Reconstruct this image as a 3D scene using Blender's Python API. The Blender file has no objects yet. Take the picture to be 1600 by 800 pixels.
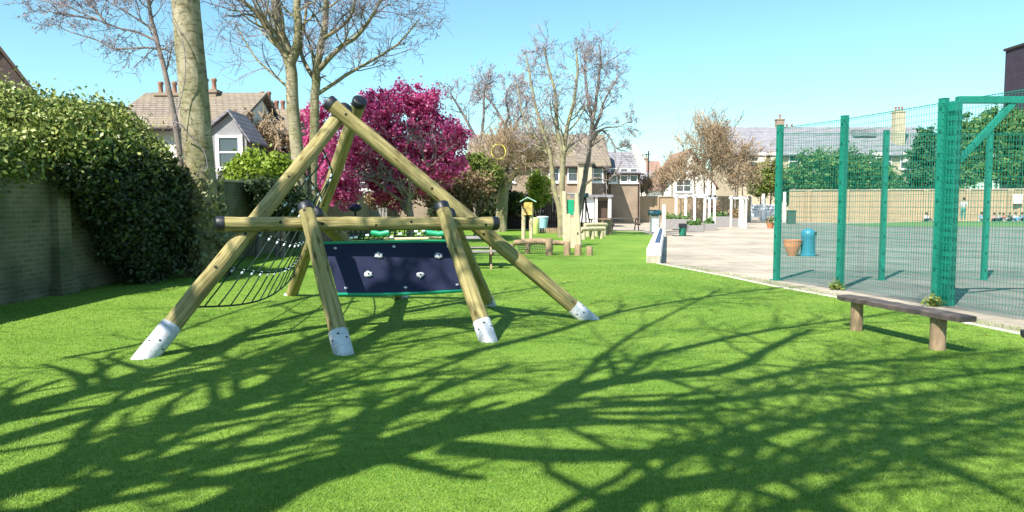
import bpy, bmesh, math, random
import numpy as np
from mathutils import Vector, Matrix, Quaternion, noise as mnoise

# ------------------------------------------------------------------ camera, light, world
C = bpy.context.scene.collection
scn = bpy.context.scene
FPX, EYE = 1150.0, 1.5
PITCH = math.atan(80/FPX)
SUN_AZ, SUN_EL = math.radians(36), math.radians(48)      # shadows run forward and to the right

cam = bpy.data.cameras.new('camera'); co = bpy.data.objects.new('camera', cam); C.objects.link(co)
cam.sensor_width = 36; cam.lens = 36*FPX/1600; cam.clip_end = 2000; cam.clip_start = .05
co.location = (0, 0, EYE); co.rotation_euler = (math.pi/2-PITCH, 0, 0)
scn.camera = co

world = bpy.data.worlds.new('World'); scn.world = world; world.use_nodes = True
wn = world.node_tree.nodes; wl = world.node_tree.links
bg = wn['Background']
sky = wn.new('ShaderNodeTexSky'); sky.sky_type = 'NISHITA'; sky.sun_disc = False
sky.sun_elevation = SUN_EL; sky.sun_rotation = SUN_AZ + math.pi
sky.air_density = 1.0; sky.dust_density = 0.6; sky.ozone_density = 0.6; sky.altitude = 0
tint = wn.new('ShaderNodeMix'); tint.data_type = 'RGBA'; tint.blend_type = 'MULTIPLY'
tint.inputs[0].default_value = 1.0; tint.inputs[7].default_value = (0.86, 1.22, 1.20, 1)
wl.new(sky.outputs[0], tint.inputs[6]); wl.new(tint.outputs[2], bg.inputs[0])
bg.inputs[1].default_value = 0.082

sun = bpy.data.lights.new('sun', 'SUN'); sun.energy = 5.0; sun.angle = math.radians(0.4); sun.color = (1, .95, .86)
so = bpy.data.objects.new('sun', sun); C.objects.link(so); so.location = (-8, -12, 16)
SD = Vector((math.sin(SUN_AZ)*math.cos(SUN_EL), math.cos(SUN_AZ)*math.cos(SUN_EL), -math.sin(SUN_EL)))
so.rotation_euler = SD.to_track_quat('-Z', 'Y').to_euler()
scn.view_settings.view_transform = 'Standard'; scn.view_settings.look = 'None'
scn.view_settings.gamma = 1; scn.view_settings.use_curve_mapping = False
scn.view_settings.exposure = 1.17
scn.cycles.max_bounces = 6; scn.cycles.diffuse_bounces = 3; scn.cycles.transparent_max_bounces = 8

# ------------------------------------------------------------------ measuring helpers
def P(px, py, Y):
    f, s, c = FPX, math.sin(PITCH), math.cos(PITCH)
    d = Vector((px-800, f*c + (400-py)*s, -f*s + (400-py)*c))
    k = Y/d.y
    return Vector((d.x*k, Y, EYE + d.z*k))
def G(px, py, z=0.0):
    f, s, c = FPX, math.sin(PITCH), math.cos(PITCH)
    d = Vector((px-800, f*c + (400-py)*s, -f*s + (400-py)*c))
    k = (z-EYE)/d.z
    return Vector((d.x*k, d.y*k, z))

# ------------------------------------------------------------------ materials
def nd(nt, typ, **kw):
    n = nt.nodes.new(typ)
    for k, v in kw.items(): setattr(n, k, v)
    return n
def mat(name, col, rough=.8, var=.25, scale=6, spec=.3, bump=0, bscale=None, coord='Object', stretch=(1, 1, 1), col2=None, metal=0):
    m = bpy.data.materials.new(name); m.use_nodes = True; nt = m.node_tree
    b = nt.nodes['Principled BSDF']; b.inputs['Roughness'].default_value = rough
    b.inputs['Specular IOR Level'].default_value = spec; b.inputs['Metallic'].default_value = metal
    tc = nd(nt, 'ShaderNodeTexCoord'); mp = nd(nt, 'ShaderNodeMapping'); mp.inputs['Scale'].default_value = stretch
    nt.links.new(tc.outputs[coord], mp.inputs[0])
    n = nd(nt, 'ShaderNodeTexNoise'); n.inputs['Scale'].default_value = scale; n.inputs['Detail'].default_value = 5
    n.inputs['Roughness'].default_value = .65
    nt.links.new(mp.outputs[0], n.inputs[0])
    r = nd(nt, 'ShaderNodeValToRGB'); r.color_ramp.elements[0].position = .3; r.color_ramp.elements[1].position = .7
    c2 = col2 if col2 else tuple(c*(1-var) for c in col)
    c1 = col if col2 else tuple(min(1, c*(1+var*.6)) for c in col)
    r.color_ramp.elements[0].color = (*c2, 1); r.color_ramp.elements[1].color = (*c1, 1)
    nt.links.new(n.outputs[0], r.inputs[0]); nt.links.new(r.outputs[0], b.inputs['Base Color'])
    if bump:
        bn = nd(nt, 'ShaderNodeTexNoise'); bn.inputs['Scale'].default_value = bscale or scale*6; bn.inputs['Detail'].default_value = 4
        nt.links.new(mp.outputs[0], bn.inputs[0])
        bp = nd(nt, 'ShaderNodeBump'); bp.inputs['Strength'].default_value = bump; bp.inputs['Distance'].default_value = .02
        nt.links.new(bn.outputs[0], bp.inputs['Height']); nt.links.new(bp.outputs[0], b.inputs['Normal'])
    return m
def brickmat(name, c1, c2, mortar, bw=.225, bh=.075, ms=.012, grime=.5, gcol=(.05, .06, .04), gscale=1.2, vertical=True):
    m = bpy.data.materials.new(name); m.use_nodes = True; nt = m.node_tree
    b = nt.nodes['Principled BSDF']; b.inputs['Roughness'].default_value = .9; b.inputs['Specular IOR Level'].default_value = .15
    tc = nd(nt, 'ShaderNodeTexCoord'); sp = nd(nt, 'ShaderNodeSeparateXYZ'); nt.links.new(tc.outputs['Object'], sp.inputs[0])
    ad = nd(nt, 'ShaderNodeMath', operation='ADD'); nt.links.new(sp.outputs[0], ad.inputs[0]); nt.links.new(sp.outputs[1], ad.inputs[1])
    cb = nd(nt, 'ShaderNodeCombineXYZ'); nt.links.new(ad.outputs[0], cb.inputs[0]); nt.links.new(sp.outputs[2], cb.inputs[1])
    br = nd(nt, 'ShaderNodeTexBrick'); br.inputs['Scale'].default_value = 1
    br.inputs['Brick Width'].default_value = bw; br.inputs['Row Height'].default_value = bh; br.inputs['Mortar Size'].default_value = ms
    br.inputs['Color1'].default_value = (*c1, 1); br.inputs['Color2'].default_value = (*c2, 1); br.inputs['Mortar'].default_value = (*mortar, 1)
    nt.links.new(cb.outputs[0], br.inputs[0])
    n = nd(nt, 'ShaderNodeTexNoise'); n.inputs['Scale'].default_value = gscale; n.inputs['Detail'].default_value = 8
    nt.links.new(tc.outputs['Object'], n.inputs[0])
    r = nd(nt, 'ShaderNodeMapRange'); r.inputs[1].default_value = .4; r.inputs[2].default_value = .75; r.inputs[4].default_value = grime
    nt.links.new(n.outputs[0], r.inputs[0])
    mx = nd(nt, 'ShaderNodeMix', data_type='RGBA'); mx.inputs[7].default_value = (*gcol, 1)
    nt.links.new(r.outputs[0], mx.inputs[0]); nt.links.new(br.outputs[0], mx.inputs[6]); nt.links.new(mx.outputs[2], b.inputs['Base Color'])
    bp = nd(nt, 'ShaderNodeBump'); bp.inputs['Strength'].default_value = .4; bp.inputs['Distance'].default_value = .01; bp.invert = True
    nt.links.new(br.outputs[1], bp.inputs['Height']); nt.links.new(bp.outputs[0], b.inputs['Normal'])
    return m
def overlay(m, sc, lo, p0, p1, amt):
    nt = m.node_tree; b = nt.nodes['Principled BSDF']; src = b.inputs['Base Color'].links[0].from_socket
    tc = nd(nt, 'ShaderNodeTexCoord'); mp = nd(nt, 'ShaderNodeMapping'); mp.inputs['Scale'].default_value = sc; nt.links.new(tc.outputs['Object'], mp.inputs[0])
    n = nd(nt, 'ShaderNodeTexNoise'); n.inputs['Scale'].default_value = 1; n.inputs['Detail'].default_value = 8; n.inputs['Roughness'].default_value = .7; nt.links.new(mp.outputs[0], n.inputs[0])
    rp = nd(nt, 'ShaderNodeValToRGB'); e = rp.color_ramp.elements; e[0].position = p0; e[0].color = (*lo, 1); e[1].position = p1; e[1].color = (1, 1, 1, 1); nt.links.new(n.outputs[0], rp.inputs[0])
    m1 = nd(nt, 'ShaderNodeMix', data_type='RGBA', blend_type='MULTIPLY'); m1.inputs[0].default_value = amt; nt.links.new(src, m1.inputs[6]); nt.links.new(rp.outputs[0], m1.inputs[7])
    nt.links.new(m1.outputs[2], b.inputs['Base Color'])
def joints(m, size, strength, width=.02):
    nt = m.node_tree; b = nt.nodes['Principled BSDF']; src = b.inputs['Base Color'].links[0].from_socket
    tc = nd(nt, 'ShaderNodeTexCoord'); br = nd(nt, 'ShaderNodeTexBrick'); br.offset = .5; br.inputs['Scale'].default_value = 1
    br.inputs['Brick Width'].default_value = size*1.6; br.inputs['Row Height'].default_value = size; br.inputs['Mortar Size'].default_value = width
    br.inputs['Color1'].default_value = (1, 1, 1, 1); br.inputs['Color2'].default_value = (.86, .86, .88, 1); br.inputs['Mortar'].default_value = (.5, .48, .45, 1)
    nt.links.new(tc.outputs['Object'], br.inputs[0])
    n = nd(nt, 'ShaderNodeTexNoise'); n.inputs['Scale'].default_value = 1.7; n.inputs['Detail'].default_value = 9; n.inputs['Roughness'].default_value = .75; nt.links.new(tc.outputs['Object'], n.inputs[0])
    rp = nd(nt, 'ShaderNodeValToRGB'); e = rp.color_ramp.elements; e[0].position = .4; e[0].color = (.72, .72, .72, 1); e[1].position = .55; e[1].color = (1, 1, 1, 1); nt.links.new(n.outputs[0], rp.inputs[0])
    m1 = nd(nt, 'ShaderNodeMix', data_type='RGBA', blend_type='MULTIPLY'); m1.inputs[0].default_value = strength; nt.links.new(src, m1.inputs[6]); nt.links.new(br.outputs[0], m1.inputs[7])
    m2 = nd(nt, 'ShaderNodeMix', data_type='RGBA', blend_type='MULTIPLY'); m2.inputs[0].default_value = strength; nt.links.new(m1.outputs[2], m2.inputs[6]); nt.links.new(rp.outputs[0], m2.inputs[7])
    nt.links.new(m2.outputs[2], b.inputs['Base Color'])
def leafmat(name, cols, trans=.35, rough=.5, clump=1.2):
    """cols: list of leaf colours, chosen leaf by leaf"""
    m = bpy.data.materials.new(name); m.use_nodes = True; nt = m.node_tree
    b = nt.nodes['Principled BSDF']; b.inputs['Roughness'].default_value = rough; b.inputs['Specular IOR Level'].default_value = .35
    g = nd(nt, 'ShaderNodeNewGeometry'); r = nd(nt, 'ShaderNodeValToRGB')
    el = r.color_ramp.elements
    while len(el) < len(cols): el.new(.5)
    for i, c in enumerate(cols): el[i].position = i/(len(cols)-1); el[i].color = (*c, 1)
    nt.links.new(g.outputs['Random Per Island'], r.inputs[0])
    nt.links.new(r.outputs[0], b.inputs['Base Color'])
    t = nd(nt, 'ShaderNodeBsdfTranslucent'); nt.links.new(r.outputs[0], t.inputs[0])
    mx = nd(nt, 'ShaderNodeMixShader'); mx.inputs[0].default_value = trans
    out = nt.nodes['Material Output']
    nt.links.new(b.outputs[0], mx.inputs[1]); nt.links.new(t.outputs[0], mx.inputs[2]); nt.links.new(mx.outputs[0], out.inputs[0])
    return m
def grassmat(name, a, b2, c3, fine=90):
    m = bpy.data.materials.new(name); m.use_nodes = True; nt = m.node_tree
    b = nt.nodes['Principled BSDF']; b.inputs['Roughness'].default_value = .75; b.inputs['Specular IOR Level'].default_value = .2
    tc = nd(nt, 'ShaderNodeTexCoord')
    n1 = nd(nt, 'ShaderNodeTexNoise'); n1.inputs['Scale'].default_value = .55; n1.inputs['Detail'].default_value = 6; n1.inputs['Roughness'].default_value = .6
    n2 = nd(nt, 'ShaderNodeTexNoise'); n2.inputs['Scale'].default_value = fine; n2.inputs['Detail'].default_value = 3
    n3 = nd(nt, 'ShaderNodeTexNoise'); n3.inputs['Scale'].default_value = 9; n3.inputs['Detail'].default_value = 5; n3.inputs['Roughness'].default_value = .7
    mp = nd(nt, 'ShaderNodeMapping'); mp.inputs['Scale'].default_value = (.45, 1.3, 1); nt.links.new(tc.outputs['Object'], mp.inputs[0])
    nt.links.new(mp.outputs[0], n3.inputs[0])
    for n in (n1, n2): nt.links.new(tc.outputs['Object'], n.inputs[0])
    r1 = nd(nt, 'ShaderNodeValToRGB'); e = r1.color_ramp.elements
    e[0].position = .35; e[0].color = (*a, 1); e[1].position = .65; e[1].color = (*b2, 1)
    nt.links.new(n1.outputs[0], r1.inputs[0])
    mr = nd(nt, 'ShaderNodeMapRange'); mr.inputs[1].default_value = .42; mr.inputs[2].default_value = .72; mr.inputs[4].default_value = .7
    nt.links.new(n3.outputs[0], mr.inputs[0])
    mx = nd(nt, 'ShaderNodeMix', data_type='RGBA'); mx.inputs[7].default_value = (*c3, 1)
    nt.links.new(mr.outputs[0], mx.inputs[0]); nt.links.new(r1.outputs[0], mx.inputs[6])
    m2 = nd(nt, 'ShaderNodeMix', data_type='RGBA', blend_type='MULTIPLY'); m2.inputs[0].default_value = .55
    r2 = nd(nt, 'ShaderNodeValToRGB'); e = r2.color_ramp.elements
    e[0].position = .3; e[0].color = (.45, .5, .4, 1); e[1].position = .62; e[1].color = (1.25, 1.2, 1.1, 1)
    nt.links.new(n2.outputs[0], r2.inputs[0]); nt.links.new(mx.outputs[2], m2.inputs[6]); nt.links.new(r2.outputs[0], m2.inputs[7])
    nt.links.new(m2.outputs[2], b.inputs['Base Color'])
    bp = nd(nt, 'ShaderNodeBump'); bp.inputs['Strength'].default_value = .8; bp.inputs['Distance'].default_value = .02
    nt.links.new(n2.outputs[0], bp.inputs['Height']); nt.links.new(bp.outputs[0], b.inputs['Normal'])
    return m

def logmat():
    m = mat('pressure treated pine', (.46, .375, .185), .7, .3, 3.2, spec=.2, bump=.45, bscale=8, stretch=(7, 7, .6), col2=(.21, .185, .075)); nt = m.node_tree
    b = nt.nodes['Principled BSDF']; src = b.inputs['Base Color'].links[0].from_socket
    tc = nd(nt, 'ShaderNodeTexCoord'); mp = nd(nt, 'ShaderNodeMapping'); mp.inputs['Scale'].default_value = (45, 45, 1.5); nt.links.new(tc.outputs['Object'], mp.inputs[0])
    n = nd(nt, 'ShaderNodeTexNoise'); n.inputs['Scale'].default_value = 1; n.inputs['Detail'].default_value = 4; nt.links.new(mp.outputs[0], n.inputs[0])
    rp = nd(nt, 'ShaderNodeValToRGB'); e = rp.color_ramp.elements; e[0].position = .36; e[0].color = (.42, .36, .28, 1); e[1].position = .55; e[1].color = (1, 1, 1, 1); nt.links.new(n.outputs[0], rp.inputs[0])
    v = nd(nt, 'ShaderNodeTexVoronoi'); v.inputs['Scale'].default_value = 1; mp2 = nd(nt, 'ShaderNodeMapping'); mp2.inputs['Scale'].default_value = (9, 9, 3.2); nt.links.new(tc.outputs['Object'], mp2.inputs[0]); nt.links.new(mp2.outputs[0], v.inputs[0])
    r2 = nd(nt, 'ShaderNodeValToRGB'); e = r2.color_ramp.elements; e[0].position = .10; e[0].color = (.32, .2, .12, 1); e[1].position = .2; e[1].color = (1, 1, 1, 1); nt.links.new(v.outputs['Distance'], r2.inputs[0])
    m1 = nd(nt, 'ShaderNodeMix', data_type='RGBA', blend_type='MULTIPLY'); m1.inputs[0].default_value = .6; nt.links.new(src, m1.inputs[6]); nt.links.new(rp.outputs[0], m1.inputs[7])
    m2 = nd(nt, 'ShaderNodeMix', data_type='RGBA', blend_type='MULTIPLY'); m2.inputs[0].default_value = .8; nt.links.new(m1.outputs[2], m2.inputs[6]); nt.links.new(r2.outputs[0], m2.inputs[7])
    nt.links.new(m2.outputs[2], b.inputs['Base Color']); return m
M = dict(
 lawn=grassmat('turf', (.11, .225, .022), (.20, .315, .045), (.065, .15, .016)),
 farturf=grassmat('far turf', (.11, .20, .08), (.14, .23, .10), (.09, .16, .06)),
 paving=mat('playground paving', (.42, .36, .285), .9, .35, .35, bump=.2, bscale=40),
 court=mat('court tarmac', (.20, .205, .18), .9, .35, .5, bump=.3, bscale=60),
 kerb=mat('edging concrete', (.55, .50, .42), .9, .2, 3, bump=.3),
 log=logmat(),
 oldlog=mat('weathered timber', (.30, .21, .13), .85, .45, 5, bump=.5, bscale=9, stretch=(6, 6, .8)),
 greylog=mat('grey weathered plank', (.10, .08, .072), .7, .4, 5, bump=.4, bscale=20),
 paletimber=mat('pale sawn timber', (.50, .41, .27), .8, .25, 6, bump=.2),
 black=mat('black rubber cap', (.012, .013, .02), .45, .3, 8, spec=.5),
 steel=mat('galvanised sleeve', (.60, .62, .69), .5, .12, 5, spec=.4, metal=.1, col2=(.42, .43, .45)),
 bolt=mat('dark bolt recess', (.02, .018, .015), .7, .2, 8),
 panel=mat('navy climbing board', (.011, .014, .042), .6, .35, 2.2, spec=.2, col2=(.020, .024, .055)),
 green=mat('green edging plastic', (.01, .28, .14), .4, .15, 5, spec=.5),
 hold=mat('pale climbing hold', (.55, .55, .6), .5, .35, 25),
 rope=mat('dark green rope', (.012, .035, .028), .8, .3, 30),
 clip=mat('white rope clip', (.65, .72, .82), .4, .1, 10, spec=.5),
 fence=mat('green powder coat', (.007, .18, .125), .42, .12, 3, spec=.5),
 fencedark=mat('perforated green steel', (.005, .10, .065), .5, .2, 20),
 bark=mat('smooth pale bark', (.37, .32, .22), .9, .5, 2.6, bump=.6, bscale=14, col2=(.17, .15, .09), stretch=(1, 1, .6)),
 bark2=mat('grey bark', (.25, .205, .18), .9, .45, 4, bump=.7, bscale=16, col2=(.12, .095, .085)),
 lichen=mat('lichen bark', (.32, .30, .15), .9, .45, 3, bump=.6, bscale=14, col2=(.16, .125, .10)),
 twig=mat('fine twigs', (.20, .17, .19), .9, .3, 3),
 twigpale=mat('pale budding twigs', (.28, .235, .235), .9, .3, 3),
 twigbrown=mat('brown twigs', (.33, .24, .15), .9, .3, 3),
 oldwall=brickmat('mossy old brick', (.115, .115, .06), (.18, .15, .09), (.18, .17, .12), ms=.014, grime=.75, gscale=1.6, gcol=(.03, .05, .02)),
 backwall=brickmat('yellow stock brick', (.40, .27, .15), (.30, .20, .12), (.38, .32, .24), grime=.3, gcol=(.28, .2, .14)),
 coping=mat('stone coping', (.38, .34, .27), .9, .3, 3, bump=.4),
 darkbrick=brickmat('dark house brick', (.10, .065, .06), (.14, .09, .075), (.09, .08, .075), grime=.3),
 housebrick=brickmat('brown house brick', (.26, .18, .13), (.32, .22, .15), (.28, .25, .2), grime=.4, gcol=(.1, .08, .06)),
 yellowbrick=brickmat('pale house brick', (.46, .38, .25), (.52, .42, .28), (.42, .38, .3), grime=.3, gcol=(.2, .16, .11)),
 towerbrick=brickmat('dark tower brick', (.03, .025, .04), (.045, .035, .055), (.04, .035, .04), bw=.6, bh=.2, grime=.2),
 render=mat('cream render', (.72, .69, .60), .9, .12, 1.5),
 greyrender=mat('grey render', (.24, .235, .24), .9, .25, 1.5),
 rooftile=brickmat('brown roof tiles', (.19, .155, .13), (.25, .205, .17), (.10, .08, .06), bw=.3, bh=.13, ms=.02, grime=.5, gcol=(.27, .22, .14), gscale=.8),
 roofred=brickmat('reddish roof tiles', (.30, .17, .13), (.38, .23, .18), (.14, .10, .09), bw=.3, bh=.13, ms=.02, grime=.3),
 slate=brickmat('grey slates', (.21, .20, .23), (.27, .26, .29), (.13, .13, .14), bw=.4, bh=.2, ms=.02, grime=.2),
 pot=mat('terracotta', (.48, .19, .09), .8, .2, 8),
 clay=mat('weathered clay', (.30, .16, .11), .85, .3, 8),
 white=mat('white paint', (.80, .80, .78), .5, .06, 4, spec=.4),
 glass=mat('window glass', (.05, .06, .075), .08, .2, 1, spec=.8),
 door=mat('brown door', (.07, .045, .035), .6, .2, 4),
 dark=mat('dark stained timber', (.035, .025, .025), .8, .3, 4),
 sleeper=mat('grey sleepers', (.26, .24, .235), .9, .25, 6, bump=.4, stretch=(1, 1, 4)),
 bluebin=mat('blue bin plastic', (.035, .20, .30), .4, .1, 5, spec=.5),
 butt=mat('pale blue plastic', (.30, .52, .62), .5, .1, 5),
 lime=mat('yellow green plastic', (.45, .50, .16), .5, .1, 5),
 mint=mat('mint green felt', (.38, .60, .50), .7, .1, 5),
 honey=mat('honey timber', (.62, .42, .12), .7, .15, 6),
 navy=mat('dark blue plastic', (.02, .035, .10), .4, .2, 5, spec=.5),
 teal=mat('dark teal plastic', (.01, .06, .075), .4, .2, 5, spec=.5),
 binGreen=mat('bottle green plastic', (.01, .16, .10), .45, .15, 5, spec=.5),
 binGrey=mat('dark grey green plastic', (.06, .09, .075), .5, .15, 5),
 rubber=mat('tyre rubber', (.02, .02, .02), .8, .2, 5),
 carwhite=mat('silver white car paint', (.62, .68, .74), .25, .05, 3, spec=.6),
 skin=mat('skin', (.45, .27, .19), .6, .1, 5),
 hairm=mat('dark hair', (.03, .02, .015), .7, .2, 10),
 yellow=mat('yellow plastic', (.75, .68, .12), .5, .1, 5),
)
overlay(M['bark'], (5, 5, 16), (.35, .3, .22), .38, .5, .8); overlay(M['bark'], (2.2, 2.2, 1.1), (.55, .62, .38), .42, .56, .8)
overlay(M['steel'], (14, 14, 30), (.55, .5, .4), .38, .52, .6); overlay(M['log'], (3, 3, 1.6), (.66, .68, .5), .42, .58, .55)
overlay(M['fence'], (9, 9, 2), (.7, .75, .75), .4, .55, .6)
joints(M['paving'], 2.4, .75); joints(M['court'], 5.5, .6, .03)
CL = {k: mat(k+' cloth', c, .85, .15, 12) for k, c in dict(whitec=(.75, .75, .78), bluec=(.12, .28, .5), greyc=(.38, .42, .45), darkc=(.03, .04, .06), pinkc=(.6, .3, .32), tealc=(.06, .2, .18), redc=(.5, .1, .08)).items()}
L = dict(
 laurel=leafmat('laurel leaves', [(.05, .09, .015), (.12, .17, .03), (.23, .27, .06), (.36, .38, .14)], .15, .36),
 ivy=leafmat('shaded ivy leaves', [(.018, .032, .01), (.03, .05, .015), (.055, .07, .025)], .1, .5),  # leaf colours darkened to carry the shade on the bush's lower side
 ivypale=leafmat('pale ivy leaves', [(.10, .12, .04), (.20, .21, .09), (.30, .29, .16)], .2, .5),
 crab=leafmat('magenta blossom', [(.26, .015, .11), (.58, .06, .26), (.78, .15, .42), (.46, .035, .14), (.90, .44, .64)], .5, .6),
 lime=leafmat('fresh green leaves', [(.12, .20, .02), (.22, .31, .03), (.30, .38, .05)], .35, .5),
 dkgreen=leafmat('dark evergreen leaves', [(.015, .03, .01), (.03, .055, .015), (.07, .10, .03)], .1, .6),
 hedge=leafmat('mid green leaves', [(.06, .14, .04), (.10, .20, .05), (.16, .26, .07)], .3, .6),
 yew=leafmat('deep green needles', [(.02, .075, .03), (.04, .11, .045), (.07, .14, .05)], .15, .7),
 copper=leafmat('bronze leaves', [(.10, .045, .03), (.22, .13, .06), (.34, .25, .14), (.14, .15, .05)], .3, .6),
 olive=leafmat('olive leaves', [(.10, .16, .03), (.17, .22, .04), (.26, .26, .08)], .35, .6),
 litter=leafmat('dry litter', [(.12, .09, .05), (.25, .20, .12), (.36, .32, .24)], .1, .7),
 drybrown=leafmat('dry brown leaves', [(.19, .14, .10), (.27, .21, .15), (.20, .19, .10)], .3, .7),
 buds=leafmat('pink grey buds', [(.20, .16, .165), (.34, .26, .28), (.26, .22, .16)], .3, .7),
 grass=leafmat('turf blades', [(.08, .16, .015), (.155, .255, .026), (.25, .35, .06)], .3, .5),
)

# ------------------------------------------------------------------ object helpers
def tag(o, label=None, cat=None, group=None, kind=None):
    if label: o['label'] = label
    if cat: o['category'] = cat
    if group: o['group'] = group
    if kind: o['kind'] = kind
    return o
def thing(name, label, cat, loc=(0, 0, 0), group=None):
    o = bpy.data.objects.new(name, None); C.objects.link(o); o.location = loc
    o.empty_display_size = .1
    return tag(o, label, cat, group)
def wloc(o):
    v = Vector((0, 0, 0))
    while o is not None: v = v + Vector(o.location); o = o.parent
    return v
def ortho(d):
    d = Vector(d).normalized()
    a = Vector((0, 0, 1)) if abs(d.z) < .9 else Vector((1, 0, 0))
    u = d.cross(a).normalized(); v = u.cross(d).normalized()
    return u, v
class MB:
    def __init__(s): s.v = []; s.f = []
    def add(s, vs, fs):
        n = len(s.v); s.v += [tuple(x) for x in vs]; s.f += [tuple(i+n for i in f) for f in fs]; return s
    def box(s, c, d, rz=0, R=None):
        c = Vector(c); R = R or Matrix.Rotation(rz, 3, 'Z')
        vs = [c + R @ Vector((x*d[0]/2, y*d[1]/2, z*d[2]/2)) for x in (-1, 1) for y in (-1, 1) for z in (-1, 1)]
        return s.add(vs, [(0, 1, 3, 2), (4, 6, 7, 5), (0, 4, 5, 1), (2, 3, 7, 6), (0, 2, 6, 4), (1, 5, 7, 3)])
    def beam(s, p, q, w, h, up=(0, 0, 1)):
        p = Vector(p); q = Vector(q); d = (q-p).normalized(); up = Vector(up)
        if abs(d.dot(up)) > .98: up = Vector((0, 1, 0))
        u = d.cross(up).normalized(); v = u.cross(d).normalized()
        vs = [b + u*x*w/2 + v*y*h/2 for b in (p, q) for x, y in ((-1, -1), (1, -1), (1, 1), (-1, 1))]
        return s.add(vs, [(0, 3, 2, 1), (4, 5, 6, 7), (0, 1, 5, 4), (1, 2, 6, 5), (2, 3, 7, 6), (3, 0, 4, 7)])
    def tube(s, pts, rads, n=8, cap=True):
        pts = [Vector(p) for p in pts]
        if not hasattr(rads, '__len__'): rads = [rads]*len(pts)
        m = len(pts); u = None; vs = []; fs = []
        for i, p in enumerate(pts):
            d = (pts[min(i+1, m-1)]-pts[max(i-1, 0)])
            d = d.normalized() if d.length > 1e-9 else Vector((0, 0, 1))
            if u is None: u, v = ortho(d)
            else:
                u = (u - d*u.dot(d)); u = u.normalized() if u.length > 1e-6 else ortho(d)[0]; v = d.cross(u)
            v = d.cross(u)
            for k in range(n):
                a = 2*math.pi*k/n; vs.append(p + (u*math.cos(a)+v*math.sin(a))*rads[i])
        for i in range(m-1):
            for k in range(n): fs.append((i*n+k, i*n+(k+1) % n, (i+1)*n+(k+1) % n, (i+1)*n+k))
        if cap: fs.append(tuple(reversed(range(n)))); fs.append(tuple(range((m-1)*n, m*n)))
        return s.add(vs, fs)
    def lathe(s, c, prof, n=20):
        c = Vector(c); vs = []; fs = []
        for r, z in prof:
            for k in range(n):
                a = 2*math.pi*k/n; vs.append(c+Vector((r*math.cos(a), r*math.sin(a), z)))
        for i in range(len(prof)-1):
            for k in range(n): fs.append((i*n+k, i*n+(k+1) % n, (i+1)*n+(k+1) % n, (i+1)*n+k))
        fs.append(tuple(reversed(range(n)))); fs.append(tuple(range((len(prof)-1)*n, len(prof)*n)))
        return s.add(vs, fs)
    def prism(s, poly, z0, z1):
        n = len(poly); vs = [(x, y, z0) for x, y in poly]+[(x, y, z1) for x, y in poly]
        return s.add(vs, [tuple(reversed(range(n))), tuple(range(n, 2*n))]+[(i, (i+1) % n, n+(i+1) % n, n+i) for i in range(n)])
    def extr(s, pts, off):
        n = len(pts); off = Vector(off); vs = [Vector(p) for p in pts]+[Vector(p)+off for p in pts]
        return s.add(vs, [tuple(reversed(range(n))), tuple(range(n, 2*n))]+[(i, (i+1) % n, n+(i+1) % n, n+i) for i in range(n)])
    def ball(s, c, r, n=10, m=7, sc=(1, 1, 1)):
        c = Vector(c); prof = [(max(1e-3, math.sin(math.pi*i/m))*r, -math.cos(math.pi*i/m)*r) for i in range(m+1)]
        vs = []; fs = []
        for a, z in prof:
            for k in range(n):
                t = 2*math.pi*k/n; vs.append(c+Vector((a*math.cos(t)*sc[0], a*math.sin(t)*sc[1], z*sc[2])))
        for i in range(m):
            for k in range(n): fs.append((i*n+k, i*n+(k+1) % n, (i+1)*n+(k+1) % n, (i+1)*n+k))
        return s.add(vs, fs)
    def build(s, name, m, parent=None, origin=None, smooth=False, bevel=0, fixn=True):
        o0 = wloc(parent) if parent is not None else Vector(origin or (0, 0, 0))
        if not s.v: return None
        a = np.array(s.v, dtype=np.float64)-np.array(o0)
        me = bpy.data.meshes.new(name); me.from_pydata(a.tolist(), [], s.f); me.materials.append(m)
        if fixn and len(s.f) < 20000:
            bm = bmesh.new(); bm.from_mesh(me); bmesh.ops.recalc_face_normals(bm, faces=bm.faces); bm.to_mesh(me); bm.free()
        if smooth:
            me.shade_smooth() if hasattr(me, 'shade_smooth') else None
            for p in me.polygons: p.use_smooth = True
            if len(s.f) < 4000: 
                try: me.set_sharp_from_angle(angle=math.radians(50))
                except Exception: pass
        ob = bpy.data.objects.new(name, me); C.objects.link(ob)
        if parent is not None: ob.parent = parent
        else: ob.location = o0
        if bevel:
            b = ob.modifiers.new('bevel', 'BEVEL'); b.width = bevel; b.segments = 2; b.limit_method = 'ANGLE'
        return ob
def kids(o): return [c for c in C.objects if c.parent == o]
def copy_tree(o, loc=None, rz=None, label=None, parent=None):
    ch = kids(o); c = o.copy(); C.objects.link(c)
    if parent is not None: c.parent = parent
    if loc is not None: c.location = loc
    if rz is not None: c.rotation_euler.z = rz
    if label: c['label'] = label
    for k in ch: copy_tree(k, parent=c)
    return c
def qmesh(name, quads, m, parent=None, origin=None):
    """quads: array (n, k, 3) of separate faces"""
    n, k = quads.shape[:2]
    o0 = np.array(wloc(parent) if parent is not None else Vector(origin or (0, 0, 0)))
    me = bpy.data.meshes.new(name); me.vertices.add(n*k); me.loops.add(n*k); me.polygons.add(n)
    me.vertices.foreach_set('co', (quads.reshape(-1, 3)-o0).astype(np.float32).ravel())
    me.loops.foreach_set('vertex_index', np.arange(n*k, dtype=np.int32))
    me.polygons.foreach_set('loop_start', np.arange(0, n*k, k, dtype=np.int32))
    me.update(calc_edges=True); me.materials.append(m)
    ob = bpy.data.objects.new(name, me); C.objects.link(ob)
    if parent is not None: ob.parent = parent
    else: ob.location = Vector(o0)
    return ob
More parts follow.
